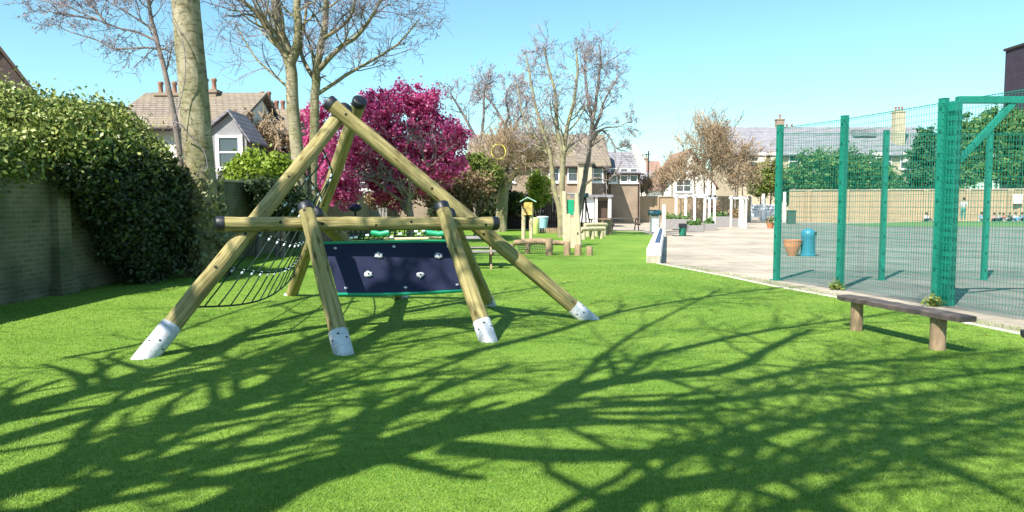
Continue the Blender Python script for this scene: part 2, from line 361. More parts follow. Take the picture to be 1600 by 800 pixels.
def leaf_quads(pos, size, rng, up=.3, long=1.7, out=None):
    n = len(pos)
    d = rng.normal(size=(n, 3)); d /= np.linalg.norm(d, axis=1, keepdims=True)
    w = rng.normal(size=(n, 3)); w[:, 2] += up
    if out is not None: w += out*1.1
    w -= d*(w*d).sum(1, keepdims=True); w /= np.linalg.norm(w, axis=1, keepdims=True)+1e-9
    e = np.cross(d, w)
    s = size*rng.uniform(.6, 1.35, (n, 1))
    a = pos-d*s*long/2; b = pos+e*s/2*1.0; c = pos+d*s*long/2; f = pos-e*s/2*1.0
    b = b+w*s*.12; f = f+w*s*.12
    return np.stack([a, b, c, f], 1)
def cloud(ells, n, rng, clump_r=.35, per=60, shell=.75, flat=.8):
    """leaf positions in clumps on/in ellipsoids; ells = [(c, (rx,ry,rz), weight)]"""
    ws = np.array([e[2] for e in ells], float); ws /= ws.sum()
    K = max(1, n//per); idx = rng.choice(len(ells), K, p=ws)
    c = np.array([tuple(ells[i][0]) for i in idx]); r = np.array([ells[i][1] for i in idx], float)
    d = rng.normal(size=(K, 3)); d /= np.linalg.norm(d, axis=1, keepdims=True)
    rad = shell+(1-shell)*rng.uniform(-1, 1, (K, 1))
    cc = c+d*r*rad
    cr = clump_r*rng.uniform(.5, 1.3, (K, 1))
    k2 = rng.integers(0, K, n)
    off = rng.normal(size=(n, 3))*cr[k2]*.55; off[:, 2] *= flat
    pos = cc[k2]+off
    out = d[k2]
    return pos, out
def leaves(name, ells, n, size, m, parent, seed=0, zmin=.03, **kw):
    rng = np.random.default_rng(seed); pos, out = cloud(ells, n, rng, **kw)
    k = pos[:, 2] > zmin
    return qmesh(name, leaf_quads(pos[k], size, rng, out=out[k]), m, parent)

# branching
def grow(big, tw, p, d, L_, r, lev, rng, spread=.6, up=.25, kidsn=(3, 5), rmin=.004, thr=.02, ratio=.62, seg=5, wob=.16, sidesb=6):
    p = Vector(p); d = Vector(d).normalized(); pts = [p]; dirs = [d]
    st = L_/seg
    for i in range(seg):
        d = (d+Vector((rng.gauss(0, wob), rng.gauss(0, wob), rng.gauss(0, wob)+up*.18))).normalized()
        p = p+d*st; pts.append(p); dirs.append(d)
    r1 = max(rmin, r*.45); rads = [r+(r1-r)*i/seg for i in range(seg+1)]
    (big if r > thr else tw).tube(pts, rads, sidesb if r > thr else 3, cap=False)
    if lev <= 0: return
    for k in range(rng.randint(*kidsn)):
        t = rng.uniform(.25, 1.0)*seg; i = min(seg-1, int(t)); q = pts[i].lerp(pts[i+1], t-i)
        a = rng.uniform(0, 2*math.pi); u, v = ortho(dirs[i]); sd = u*math.cos(a)+v*math.sin(a)
        nd_ = dirs[i]*(1-spread*.45)+sd*spread*rng.uniform(.7, 1.3)
        grow(big, tw, q, nd_, L_*ratio*rng.uniform(.7, 1.25), max(rmin, (rads[i])*.58), lev-1, rng, spread, up, kidsn, rmin, thr, ratio, max(3, seg-1), wob, sidesb)
def limb(big, tw, pts, r0, r1, rng, n=10, lev=2, L0=1.6, L1=.8, rr=.4, sub=4, spread=.7, up=.25, kidsn=(3, 5), rmin=.004, thr=.02, t0=.2, sides=8, ratio=.62):
    """a limb along control points, smoothed, with procedural branches; rr = child radius / own radius"""
    pts = [Vector(p) for p in pts]; out = []; m = len(pts)
    for i in range(m-1):
        a, b, c, e = pts[max(0, i-1)], pts[i], pts[i+1], pts[min(m-1, i+2)]
        for k in range(sub):
            t = k/sub; out.append(.5*((2*b)+(c-a)*t+(2*a-5*b+4*c-e)*t*t+(3*b-a-3*c+e)*t**3))
    out.append(pts[-1]); N = len(out)
    j = .004 if sides >= 20 else min(.03, r0*.12)
    out = [p if i in (0, N-1) else p+Vector((rng.uniform(-j, j), rng.uniform(-j, j), rng.uniform(-j, j))) for i, p in enumerate(out)]
    rads = [r0+(r1-r0)*(i/(N-1)) for i in range(N)]
    big.tube(out, rads, sides)
    for k in range(n):
        t = rng.uniform(t0, 1)*(N-1.001); i = int(t); q = out[i].lerp(out[i+1], t-i); d = (out[i+1]-out[i]).normalized()
        a = rng.uniform(0, 2*math.pi); u, v = ortho(d); sd = u*math.cos(a)+v*math.sin(a)
        f = t/(N-1)
        grow(big, tw, q, d*.55+sd*spread, (L0+(L1-L0)*f)*rng.uniform(.6, 1.3), max(rmin*1.5, rads[i]*rr), lev, rng, spread, up, kidsn, rmin, thr, ratio)
    return out

# ------------------------------------------------------------------ ground
g = MB(); g.add([(-400, -60, 0), (400, -60, 0), (400, 900, 0), (-400, 900, 0)], [(0, 1, 2, 3)])
tag(g.build('ground', M['paving']), kind='structure')
lawn_edge = [G(1600, 527), G(1310, 468), G(1200, 448), G(1130, 433), G(1025, 413)]
poly = [(-7.5, -14), (9.5, -14), (7.6, 3.5)]+[(p.x, p.y) for p in lawn_edge]+[(3.6, 18.9), (6.9, 34.5), (7.2, 41), (-1, 45), (-7.5, 46)]
g = MB(); n = len(poly)
g.add([(x, y, .022) for x, y in poly]+[(x, y, -.01) for x, y in poly], [tuple(range(n))]+[(i, n+i, n+(i+1) % n, (i+1) % n) for i in range(n)])
tag(g.build('lawn', M['lawn']), kind='structure')
p1 = Vector((5.27, 14.6)); 
court = [(21.4, 60), (5.27, 14.75), (5.80, 12.95), (6.28, 10.93), (6.95, 8.5), (8.7, 2), (40, 2), (60, 60)]
g = MB(); g.add([(x, y, .004) for x, y in court], [tuple(range(len(court)))])
tag(g.build('court', M['court']), kind='structure')
e = [Vector((7.75, 3.5, 0))]+lawn_edge
k = MB()
for a, b in zip(e, e[1:]):
    d = (b-a).normalized(); s = Vector((d.y, -d.x, 0))*.06
    k.beam(a+s+Vector((0, 0, .012)), b+s+Vector((0, 0, .012)), .1, .03)
tag(k.build('kerb', M['kerb'], bevel=.005), kind='structure')
# far turf strip with low mound before the wall
g = MB(); cols = 40; rows = 6
for j in range(rows+1):
    for i in range(cols+1):
        x = 25+i*1.1; y = 50.5+j*1.35; hh = .38*math.sin(math.pi*min(1, j/rows))**.7*(min(1, i/6))
        g.v.append((x, y, .012+hh*.7))
for j in range(rows):
    for i in range(cols):
        a = j*(cols+1)+i; g.f.append((a, a+1, a+cols+2, a+cols+1))
tag(g.build('turf_bank', M['farturf'], smooth=True), kind='structure')

# near turf blades (real blades in the first metres)
rng = np.random.default_rng(5)
N = 330000
yy = 3.1+(rng.uniform(0, 1, N)**1.9)*15; xx = rng.uniform(-1, 1, N)*yy*.75
keep = (xx > -7.4) & (xx < 7.3-(yy-3)*.2); xx, yy = xx[keep], yy[keep]; N = len(xx)
h = rng.uniform(.008, .022, N); a = rng.uniform(0, 2*np.pi, N); w = .0018*(.6+yy/5)
lx = rng.normal(0, .8, N)*h; ly = rng.normal(0, .8, N)*h
base = np.stack([xx, yy, np.full(N, .02)], 1); dv = np.stack([np.cos(a)*w, np.sin(a)*w, np.zeros(N)], 1)
tip = base+np.stack([lx, ly, h], 1)
tag(qmesh('grass', np.stack([base-dv, base+dv, tip], 1), L['grass'], origin=(0, 3, 0)), 'short bright green turf blades covering the near lawn', 'grass', kind='stuff')

rng = np.random.default_rng(15); n = 320
q = np.stack([rng.uniform(-7, 6, n), rng.uniform(3.2, 18, n), np.full(n, .032)], 1); q = q[(q[:, 0] < 7.2-.2*q[:, 1]) & (q[:, 0] > -7.3)]
lq = leaf_quads(q, .018, rng); lq[:, :, 2] = .034+(lq[:, :, 2]-.032)*.35
tag(qmesh('leaf_litter', lq, L['litter'], origin=(0, 8, 0)), 'tiny dry leaves and bud scales scattered over the lawn', 'leaf litter', kind='stuff')

# ------------------------------------------------------------------ the timber play frame
LR = .082
def log(a, b, r0, r1, parent, capend=False, sleeve=0, bolts=(), slmat=None, name='log_leg', n=20):
    """log with its own axis so the grain runs along it; a = lower end"""
    a = Vector(a); b = Vector(b); d = (b-a); Lg = d.length; q = d.to_track_quat('Z', 'Y')
    def place(mb, nm, m, par, **kw):
        o = mb.build(nm, m, None, **kw); o.parent = par
        if par is parent: o.location = a-wloc(parent); o.rotation_mode = 'QUATERNION'; o.rotation_quaternion = q
        else: o.location = (0, 0, 0)
        return o
    mb = MB(); N = 14
    rad = lambda t: r0+(r1-r0)*t
    rr = random.Random(int(abs(a.x*97+a.y*31)*100))
    pts = [Vector((rr.uniform(-.004, .004), rr.uniform(-.004, .004), Lg*i/N)) for i in range(N+1)]
    mb.tube(pts, [rad(i/N)*(1+rr.uniform(-.02, .02)) for i in range(N+1)], n)
    lg = place(mb, name, M['log'], parent, smooth=True)
    if capend:
        for z0, z1, t in ([(Lg-.06, Lg+.03, 1)]+([(-.03, .06, 0)] if capend == 2 else [])):
            c = MB(); r = rad(t)*1.06
            if t: c.lathe((0, 0, 0), [(r, z0), (r*1.02, z1-.02), (r*.9, z1-.004), (r*.5, z1+.004)], n)
            else: c.lathe((0, 0, 0), [(r*.5, z0-.004), (r*.9, z0+.004), (r*1.02, z0+.02), (r, z1)], n)
            place(c, 'end_cap', M['black'], lg, smooth=True)
    if sleeve:
        c = MB(); c.lathe((0, 0, 0), [(r0*1.05, -.12), (r0*1.08, 0), (r0*1.07, sleeve-.01), (r0*1.0, sleeve)], n)
        sl = place(c, 'steel_sleeve', slmat or M['steel'], lg, smooth=True)
        for kk in range(8):
            aa = kk*math.pi/4+.3; zz = .16+(.05 if kk % 2 else 0); c = MB()
            u = Vector((math.cos(aa), math.sin(aa), 0)); c.tube([u*(r0*1.02)+Vector((0, 0, zz)), u*(r0*1.09)+Vector((0, 0, zz))], .011, 8)
            place(c, 'sleeve_hole', M['bolt'], lg)
    toc = (Vector((0, 0, EYE))-a); toc = q.inverted() @ toc; toc.z = 0; toc.normalize()
    for i_, t in enumerate(bolts):
        off = Matrix.Rotation(((i_ % 3)-1)*.25, 3, 'Z') @ toc
        c = MB(); c.tube([off*(rad(t)*.9)+Vector((0, 0, Lg*t)), off*(rad(t)*1.008)+Vector((0, 0, Lg*t))], .017, 10)
        place(c, 'bolt_hole', M['bolt'], lg)
    return lg
Az = G(225, 562); Bf = G(538, 556); Cf = G(764, 536); Df = G(922, 501); Ef = G(455, 463); Bb = G(630, 466); Fb = G(766, 480)
frame = thing('climbing_structure', 'large timber log climbing frame with rope net and navy climbing board on the lawn', 'climbing frame', (Az.x+1.7, 9.2, 0))
Atop = P(540, 170, 9.3); Dtop = P(514, 160, 9.08); Etop = P(562, 158, 9.5)
Btop = P(477, 322, 7.98); Ctop = P(690, 321, 8.58)
log(Az, Atop, .098, .085, frame, True, .42, (.30, .43, .52, .66, .80))
log(Df, Dtop, .094, .088, frame, True, .30, (.42, .62, .94))
log(Ef, Etop, .094, .088, frame, True, 0, (.3, .55), )
log(Bf, Btop, .094, .080, frame, True, .27, (.95,))
log(Cf, Ctop, .094, .080, frame, True, .27, (.94,))
Bbt = Btop+Vector((.02, .30, -.08)); Fbt = Ctop+Vector((.05, .34, -.1))
log(Bb, Bbt, .09, .08, frame, True, .3)
log(Fb, Fbt, .09, .08, frame, True, .22)
log(P(341, 350, 7.86), P(775, 349, 9.02), .078, .078, frame, 2, 0, (.2, .34, .53, .66, .80, .95), name='cross_log')
# white rim at the foot of the back leg
c = MB(); c.lathe((Ef.x, Ef.y, 0), [(.115, .0), (.12, .04), (.10, .05)], 18); c.build('foot_collar', M['steel'], frame, smooth=True)
# climbing board
TL, TR, BL, BR = P(506, 381, 8.42), P(714, 378, 9.05), P(528, 458, 8.22), P(727, 452, 8.85)
nrm = (TR-TL).cross(BL-TL).normalized()
if nrm.y > 0: nrm = -nrm
pb = MB(); NX, NZ = 14, 4; fr = []; bk = []
def bp_(u, v, off=0):
    p = TL.lerp(TR, u).lerp(BL.lerp(BR, u), v); bow = -.05*math.sin(math.pi*u)
    return p-nrm*bow*.0+Vector((0, 0, bow*.35 if v > .5 else bow*-.1))+nrm*off
for off in (0, -.018):
    for j in range(NZ+1):
        for i in range(NX+1): pb.v.append(tuple(bp_(i/NX, j/NZ, off)))
S = (NX+1)*(NZ+1)
for j in range(NZ):
    for i in range(NX):
        a = j*(NX+1)+i; pb.f.append((a, a+1, a+NX+2, a+NX+1)); pb.f.append((a+S, a+NX+1+S, a+NX+2+S, a+1+S))
bd = pb.build('climbing_board', M['panel'], frame)
for v, vv in ((0, -.02), (1, 1.02)):
    t = MB(); t.tube([bp_(i/12, vv, -.008) for i in range(13)], .02, 10); t.build('green_edge', M['green'], bd, smooth=True)
def hold(u, v, s, nm='climbing_hold'):
    c = bp_(u, v, .004); mb = MB()
    uu, vv = (TR-TL).normalized(), nrm
    ww = uu.cross(vv)
    rr = random.Random(int(u*1000)); pts = []
    ring = [(1.0, 0), (1.0, .35), (.75, .7), (.3, .85)]
    n = 12; irr = [rr.uniform(.75, 1.15) for _ in range(n)]
    vs = []
    for r_, z_ in ring:
        for k_ in range(n):
            a_ = 2*math.pi*k_/n; vs.append(c+uu*math.cos(a_)*s*r_*irr[k_]*1.15+ww*math.sin(a_)*s*r_*irr[k_]*.85+vv*z_*s*.7)
    fs = [(i*n+k_, i*n+(k_+1) % n, (i+1)*n+(k_+1) % n, (i+1)*n+k_) for i in range(3) for k_ in range(n)]+[tuple(range(3*n, 4*n))]
    mb.add(vs, fs); h_ = mb.build(nm, M['hold'], bd, smooth=True)
    if s > .03:
        b_ = MB(); b_.tube([c+vv*s*.5, c+vv*s*.68], .011, 8); b_.build('hold_bolt', M['bolt'], h_)
for u, v in ((.37, .27), (.83, .30), (.26, .62), (.655, .66)): hold(u, v, .045)
for u, v in ((.07, .10), (.5, .09), (.92, .1), (.07, .9), (.52, .9), (.94, .9)): hold(u, v, .018, 'board_screw')
# rope net between the left leg and the back leg
net = MB(); cl_ = []; rows = []
rngn = random.Random(3)
ts = [.17, .31, .45, .58, .70, .81]
for k_, t in enumerate(ts):
    a = Az.lerp(Atop, t)+Vector((.08, .03, .0)); b = Ef.lerp(Etop, t*.80+.0)+Vector((-.05, -.09, 0))
    m_ = max(5, 11-k_); pts = []
    for i in range(25):
        s = i/24; p = a.lerp(b, s); p = p+Vector((.10*math.sin(math.pi*s), 0, -.16*math.sin(math.pi*s)*(1-t*.5))); pts.append(p)
    rows.append((pts, m_)); net.tube(pts, .011, 6)
def along(pts, s):
    t = s*(len(pts)-1); i = min(len(pts)-2, int(t)); return pts[i].lerp(pts[i+1], t-i)
for k_ in range(len(rows)-1):
    m_ = 12-k_*2 if k_ < 4 else 5
    for i in range(m_):
        s = (i+.6)/m_; lo = along(rows[k_][0], s); hi = along(rows[k_+1][0], s)
        mid = lo.lerp(hi, .5)+Vector((rngn.uniform(-.01, .01), 0, -.01)); net.tube([lo, mid, hi], .0085, 5)
        d1 = (mid-lo).normalized(); d2 = (hi-mid).normalized(); cl_.append((hi-d2*.045, hi+d2*.012))
ro = net.build('rope_net', M['rope'], frame, smooth=True)
for a, b in cl_[:100]: mb = MB(); mb.tube([a, b], .0115, 6); mb.build('clip', M['clip'], ro, smooth=True)

# ------------------------------------------------------------------ bench at the right
bench = thing('log_bench', 'plank bench on two round log legs beside the green court fence', 'bench', (4.2, 8.0, 0))
La, Lb = Vector((4.07, 8.62, 0)), Vector((4.36, 7.46, 0)); dd = (Lb-La).normalized()
for p, r in ((La, .072), (Lb, .078)):
    mb = MB(); rr = random.Random(int(p.y*10)); mb.tube([p+Vector((0, 0, z)) for z in (-.1, .05, .12, .2, .28, .36)], [r*rr.uniform(.96, 1.05) for _ in range(6)], 14)
    mb.build('log_leg', M['oldlog'], bench, smooth=True)
def plank(p, q, w, t, ztop, parent, nm='seat', m=None):
    mb = MB(); d = (q-p).normalized(); s = Vector((d.y, -d.x, 0)); N = 14; vs = []; fs = []; rr = random.Random(int(p.x*100))
    for i in range(N+1):
        c = p.lerp(q, i/N); e_ = 1-.25*(abs(i/N-.5)*2)**14; wl_ = w/2*e_+rr.uniform(-.008, .008); wr_ = w/2*e_+rr.uniform(-.008, .008); dz = rr.uniform(-.003, .003)
        for sx, z in ((-wl_, ztop+dz-.008), (-wl_*.86, ztop+dz), (wr_*.86, ztop+dz), (wr_, ztop+dz-.008), (wr_*.97, ztop-t+dz), (-wl_*.97, ztop-t+dz)):
            vs.append(c+s*sx+Vector((0, 0, z)))
    for i in range(N):
        for k in range(6): fs.append((i*6+k, i*6+(k+1) % 6, (i+1)*6+(k+1) % 6, (i+1)*6+k))
    fs += [tuple(range(6)), tuple(range(N*6, N*6+6))]
    mb.add(vs, fs); return mb.build(nm, m or M['greylog'], parent, smooth=True)
plank(La-dd*.24, Lb+dd*.36, .25, .055, .415, bench)
b2 = thing('log_bench', 'end of a second dark plank bench cut off by the right edge of the photo', 'bench', (5.0, 5.9, 0))
pa, pb2 = Vector((4.43, 6.34, 0)), Vector((5.9, 5.5, 0)); plank(pa, pb2, .25, .05, .41, b2); d2 = (pb2-pa).normalized()
for p in (pa+d2*.45, pb2-d2*.3):
    mb = MB(); mb.tube([p+Vector((0, 0, z)) for z in (-.1, .1, .36)], .075, 14); mb.build('log_leg', M['oldlog'], b2, smooth=True)

# ------------------------------------------------------------------ court fence
FH = 3.05
fence = thing('court_fence', 'tall green welded mesh fence with square posts round the sports court', 'fence', (5.27, 14.6, 0))
side1 = [Vector((5.27, 14.6, 0)), Vector((5.85, 13.07, 0)), Vector((6.36, 10.97, 0)), Vector((6.93, 8.8, 0)), Vector((7.5, 6.6, 0))]
side2 = [Vector((5.27, 14.6, 0)), Vector((7.37, 14.62, 0)), Vector((9.42, 14.64, 0)), Vector((11.5, 14.66, 0)), Vector((13.6, 14.68, 0))]
def post(p, h, w, rz):
    mb = MB(); mb.box((p.x, p.y, h/2), (w, w, h), rz); o = mb.build('post', M['fence'], fence, bevel=.008)
    c = MB(); c.box((p.x, p.y, h+.008), (w*1.06, w*1.06, .012), rz); c.box((p.x, p.y, .008), (w*1.9, w*1.9, .012), rz); c.build('post_cap', M['fence'], o)
    R = Matrix.Rotation(rz, 3, 'Z')
    for i in range(9):
        z = .2+i*.34; c = MB()
        c.box(Vector((p.x, p.y, z)) + R @ Vector((0, -w*.52, 0)), (.035, .012, .05), rz); c.build('clamp', M['fencedark'], o)
d1 = side1[2]-side1[0]; rz1 = math.atan2(d1.y, d1.x)
for p in side1: post(p, FH, .105, rz1)
for p in side2[1:]: post(p, 2.95, .085, 0)
def panel(a, b, h, vs_, hs_, wr):
    mb = MB(); d = (b-a); Ln = d.length; d.normalize(); s = Vector((d.y, -d.x, 0))*.05
    n = int(Ln/vs_)
    for i in range(1, n):
        q = a+d*(i*vs_)+s; mb.beam(q+Vector((0, 0, .05)), q+Vector((0, 0, h)), wr, wr)
    z = .06
    while z < h-.01:
        mb.beam(a+d*.03+s*1.12+Vector((0, 0, z)), b-d*.03+s*1.12+Vector((0, 0, z)), wr, wr*1.3); z += hs_
    mb.beam(a+d*.03+s*1.12+Vector((0, 0, h-.01)), b-d*.03+s*1.12+Vector((0, 0, h-.01)), wr, .012)
    mb.build('mesh_panel', M['fence'], fence, fixn=False)
for a, b in zip(side1, side1[1:]): panel(a, b, 3.0, .05, .1, .0037)
for a, b in zip(side2, side2[1:]): panel(a, b, 2.9, .05, .1, .0037)
# goal / hoop frame by the third post
gp = side1[2]+Vector((.125, -.08, 0))
goal = thing('goal_frame', 'green steel goal frame with top beam and diagonal brace standing against the court fence', 'goal frame', gp)
mb = MB(); mb.box((gp.x, gp.y, 1.5), (.15, .115, 3.0), rz1); o = mb.build('upright', M['fence'], goal, bevel=.006)
R = Matrix.Rotation(rz1, 3, 'Z')
for i in range(20):
    for sx in (-.028, .028):
        mb = MB(); mb.box(gp+Vector((0, 0, .14+i*.142)) + R @ Vector((.076, sx, 0)), (.004, .035, .07), rz1); mb.build('slot', M['fencedark'], o)
        mb = MB(); mb.box(gp+Vector((0, 0, .14+i*.142)) + R @ Vector((sx, -.0585, 0)), (.03, .004, .07), rz1); mb.build('slot', M['fencedark'], o)
gx = Vector((1, .02, 0)).normalized()
mb = MB(); mb.beam(gp+Vector((.02, 0, 3.03)), gp+gx*3.2+Vector((0, 0, 3.03)), .1, .1); mb.build('top_beam', M['fence'], goal, bevel=.006)
mb = MB(); mb.beam(gp+Vector((.07, .0, 2.13)), gp+gx*.86+Vector((0, 0, 3.0)), .07, .085); mb.build('brace', M['fence'], goal, bevel=.005)
mb = MB(); q = gp+gx*3.2; mb.box((q.x, q.y, 1.48), (.12, .12, 2.96)); mb.build('upright', M['fence'], goal, bevel=.006)
# weeds at post feet
for p, lb in ((side1[2], 'small pale weed tuft at the foot of the thick fence post by the bench'), (side1[1], 'small green weed tuft at the foot of the middle fence post')):
    rng = np.random.default_rng(int(p.y)); q = np.array([p.x-.12, p.y-.13, .03])+rng.normal(size=(140, 3))*np.array([.06, .06, .05]); q[:, 2] = abs(q[:, 2])+.02
    o = qmesh('weed_tuft', leaf_quads(q, .035, rng, up=1), L['olive'], origin=(p.x-.1, p.y-.1, 0)); tag(o, lb, 'weed', 'weeds at the fence posts')

# ------------------------------------------------------------------ left boundary wall
wl_ = thing('brick_wall', 'old mossy brick garden wall in shade along the left edge of the lawn', 'wall', (-7.5, 8, 0))
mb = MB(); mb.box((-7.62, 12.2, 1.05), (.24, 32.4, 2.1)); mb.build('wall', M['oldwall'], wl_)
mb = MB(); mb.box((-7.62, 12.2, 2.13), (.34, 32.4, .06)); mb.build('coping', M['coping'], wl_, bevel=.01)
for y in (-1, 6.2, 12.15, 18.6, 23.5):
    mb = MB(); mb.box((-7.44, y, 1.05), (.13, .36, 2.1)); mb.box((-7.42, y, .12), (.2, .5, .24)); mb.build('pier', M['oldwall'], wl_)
w2 = thing('brick_wall', 'brick wall and lean-to behind the magenta blossom tree at the far left end of the lawn', 'wall', (-7.5, 45, 0))
mb = MB(); mb.box((-3.6, 46.6, 1.05), (9.4, .25, 2.1)); mb.box((-7.9, 37.4, 1.05), (.3, 18, 2.1)); mb.build('wall', M['housebrick'], w2)
mb = MB(); mb.box((-3.6, 46.6, 2.15), (9.6, .4, .1)); mb.build('coping', M['coping'], w2, bevel=.01)
fb = thing('board_fence', 'pale weathered vertical board fence panel glimpsed behind the cross log', 'fence', (-7, 40, 0))
rr = random.Random(8)
for i in range(9):
    mb = MB(); x = P(566, 330, 40).x+i*.16; mb.box((x, 40+rr.uniform(-.02, .02), .85+rr.uniform(-.05, .05)), (.12, .03, 1.7)); mb.build('board', M['sleeper'], fb)
mb = MB(); mb.box((P(566, 330, 40).x+.64, 40.04, .6), (1.5, .05, .08)); mb.box((P(566, 330, 40).x+.64, 40.04, 1.3), (1.5, .05, .08)); mb.build('rail', M['sleeper'], fb)
# fence behind pollard tree, boards coloured dark for the shade there
df = thing('board_fence', 'dark board fence, coloured for the deep shade, behind the pollarded tree', 'fence', (-1, 45.5, 0))
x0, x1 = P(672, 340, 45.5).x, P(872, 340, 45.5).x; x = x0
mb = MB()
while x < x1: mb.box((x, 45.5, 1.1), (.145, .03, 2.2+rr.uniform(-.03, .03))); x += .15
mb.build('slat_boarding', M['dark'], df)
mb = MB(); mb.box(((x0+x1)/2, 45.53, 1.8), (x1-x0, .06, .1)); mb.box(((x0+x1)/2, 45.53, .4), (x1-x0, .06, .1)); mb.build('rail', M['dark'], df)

# ------------------------------------------------------------------ far brick wall (right)
def wallrun(label, a, b, h, m, piers, th=.24):
    t = thing('brick_wall', label, 'wall', a.lerp(b, .5)); d = (b-a).normalized(); s = Vector((d.y, -d.x, 0))
    mb = MB(); mb.beam(a+Vector((0, 0, h/2)), b+Vector((0, 0, h/2)), th, h); mb.build('wall', m, t)
    mb = MB(); mb.beam(a+Vector((0, 0, h+.05)), b+Vector((0, 0, h+.05)), th+.14, .1); mb.build('coping', M['coping'], t, bevel=.01)
    for i in range(piers):
        p = a.lerp(b, (i+.5)/piers)+s*(th/2+.05); mb = MB(); mb.beam(p-d*.2+Vector((0, 0, h/2)), p+d*.2+Vector((0, 0, h/2)), .14, h); mb.build('pier', m, t)
    return t
wallrun('yellow brick boundary wall behind the white timber arches', Vector((P(940, 340, 62).x, 62, 0)), Vector((P(1172, 340, 64).x, 64, 0)), 2.15, M['backwall'], 7)
wallrun('yellow brick wall behind the sports court with people sitting along it', Vector((P(1232, 340, 66).x, 66, 0)), Vector((52, 58.5, 0)), 2.75, M['backwall'], 9)
for px, py, lb in ((1333, 326, 'white square notice on the yellow brick wall left of the people'), (1590, 311, 'white square notice on the yellow brick wall near the right edge')):
    c = P(px, py, 62); mb = MB(); yw = 66-(c.x-P(1232, 340, 66).x)*7.5/(52-P(1232, 340, 66).x)-.26
    c = P(px, py, yw); mb.box(c, (.75, .04, .75)); tag(mb.build('notice_board', M['white'], None, origin=c, bevel=.01), lb, 'sign')

# ------------------------------------------------------------------ houses
def window(par, c, w, h, ny=-1, sash=True, m='white', ax='x'):
    """frame with pane; faces -Y (ax x) or +X (ax y)"""
    c = Vector(c); mb = MB(); t = .09
    U = Vector((1, 0, 0)) if ax == 'x' else Vector((0, 1, 0)); Nn = Vector((0, -1, 0)) if ax == 'x' else Vector((1, 0, 0))
    def bar(u0, u1, z0, z1, d=.08, o=0.03):
        p = c+U*((u0+u1)/2)+Vector((0, 0, (z0+z1)/2))+Nn*o
        mb.box(p, (abs(u1-u0) if ax == 'x' else d, d if ax == 'x' else abs(u1-u0), z1-z0))
    bar(-w/2, -w/2+t, -h/2, h/2); bar(w/2-t, w/2, -h/2, h/2); bar(-w/2+t, w/2-t, h/2-t, h/2); bar(-w/2+t, w/2-t, -h/2, -h/2+t)
    bar(-w/2-.06, w/2+.06, -h/2-.1, -h/2, .16)
    if sash: bar(-w/2+t, w/2-t, -.03, .03, .06, .02)
    if w > 1.3: bar(-.04, .04, -h/2+t, h/2-t, .06, .025)
    f = mb.build('window', M[m], par)
    g_ = MB(); p = c+Nn*.004; g_.box(p, (w-.1 if ax == 'x' else .02, .02 if ax == 'x' else w-.1, h-.1)); g_.build('pane', M['glass'], f)
def chimney(par, c, w, d, h, pots, m='housebrick'):
    c = Vector(c); mb = MB(); mb.box(c+Vector((0, 0, h/2)), (w, d, h)); mb.box(c+Vector((0, 0, h-.06)), (w+.12, d+.12, .14)); o = mb.build('chimney', M[m], par)
    for i in range(pots):
        x = c.x+(i-(pots-1)/2)*(w/pots); mb = MB(); mb.lathe((x, c.y, c.z+h), [(.13, 0), (.11, .1), (.10, .4), (.14, .45), (.12, .55)], 10); mb.build('chimney_pot', M['clay'], o, smooth=True)
def gable(name, label, x0, x1, y0, y1, eave, ridge, axis='x', wm='housebrick', rm='rooftile', cat='house', over=.3, z0=0):
    t = thing(name, label, cat, ((x0+x1)/2, (y0+y1)/2, 0)); mb = MB()
    mb.box(((x0+x1)/2, (y0+y1)/2, eave/2), (x1-x0, y1-y0, eave))
    if axis == 'x':
        ym = (y0+y1)/2
        for x, s in ((x0, .2), (x1-.2, .2)): mb.extr([(x, y0, eave), (x, y1, eave), (x, ym, ridge)], (s, 0, 0))
    else:
        xm = (x0+x1)/2
        for y, s in ((y0, .2), (y1-.2, .2)): mb.extr([(x0, y, eave), (x1, y, eave), (xm, y, ridge)], (0, s, 0))
    mb.build('wall', M[wm], t)
    mb = MB(); th = .14
    if axis == 'x':
        ym = (y0+y1)/2; sl = (ridge-eave)/(ym-y0)
        for s in (-1, 1):
            ye = ym+s*((y1-y0)/2+over); ze = ridge-sl*((y1-y0)/2+over)
            mb.extr([(x0-over, ym, ridge+.05), (x0-over, ye, ze+.05), (x0-over, ye, ze+.05+th), (x0-over, ym, ridge+.05+th)], (x1-x0+2*over, 0, 0))
    else:
        xm = (x0+x1)/2; sl = (ridge-eave)/(xm-x0)
        for s in (-1, 1):
            xe = xm+s*((x1-x0)/2+over); ze = ridge-sl*((x1-x0)/2+over)
            mb.extr([(xm, y0-over, ridge+.05), (xe, y0-over, ze+.05), (xe, y0-over, ze+.05+th), (xm, y0-over, ridge+.05+th)], (0, y1-y0+2*over, 0))
    r = mb.build('roof', M[rm], t)
    if axis == 'x' and cat == 'house':
        ze = ridge-(ridge-eave)/((y1-y0)/2)*((y1-y0)/2+over)
        mb = MB(); mb.tube([(x0-over, y0-over-.06, ze+.06), (x1+over, y0-over-.06, ze+.06)], .07, 8); gt = mb.build('gutter', M['dark'], t, smooth=True)
        for x in (x0+.15, x1-.15): mb = MB(); mb.tube([(x, y0-over-.06, ze+.03), (x, y0-.08, ze-.35), (x, y0-.08, .1)], .045, 6); mb.build('downpipe', M['dark'], gt)
    return t, r
# far left dark gable
t, r = gable('brick_house', 'dark brick gable end rising behind the big bush at the left edge', -21.1, -15.7, 22.3, 30.3, 2.5, 6.55, 'y', 'darkbrick', 'darkbrick', over=.12); t.rotation_euler.z = math.radians(36)
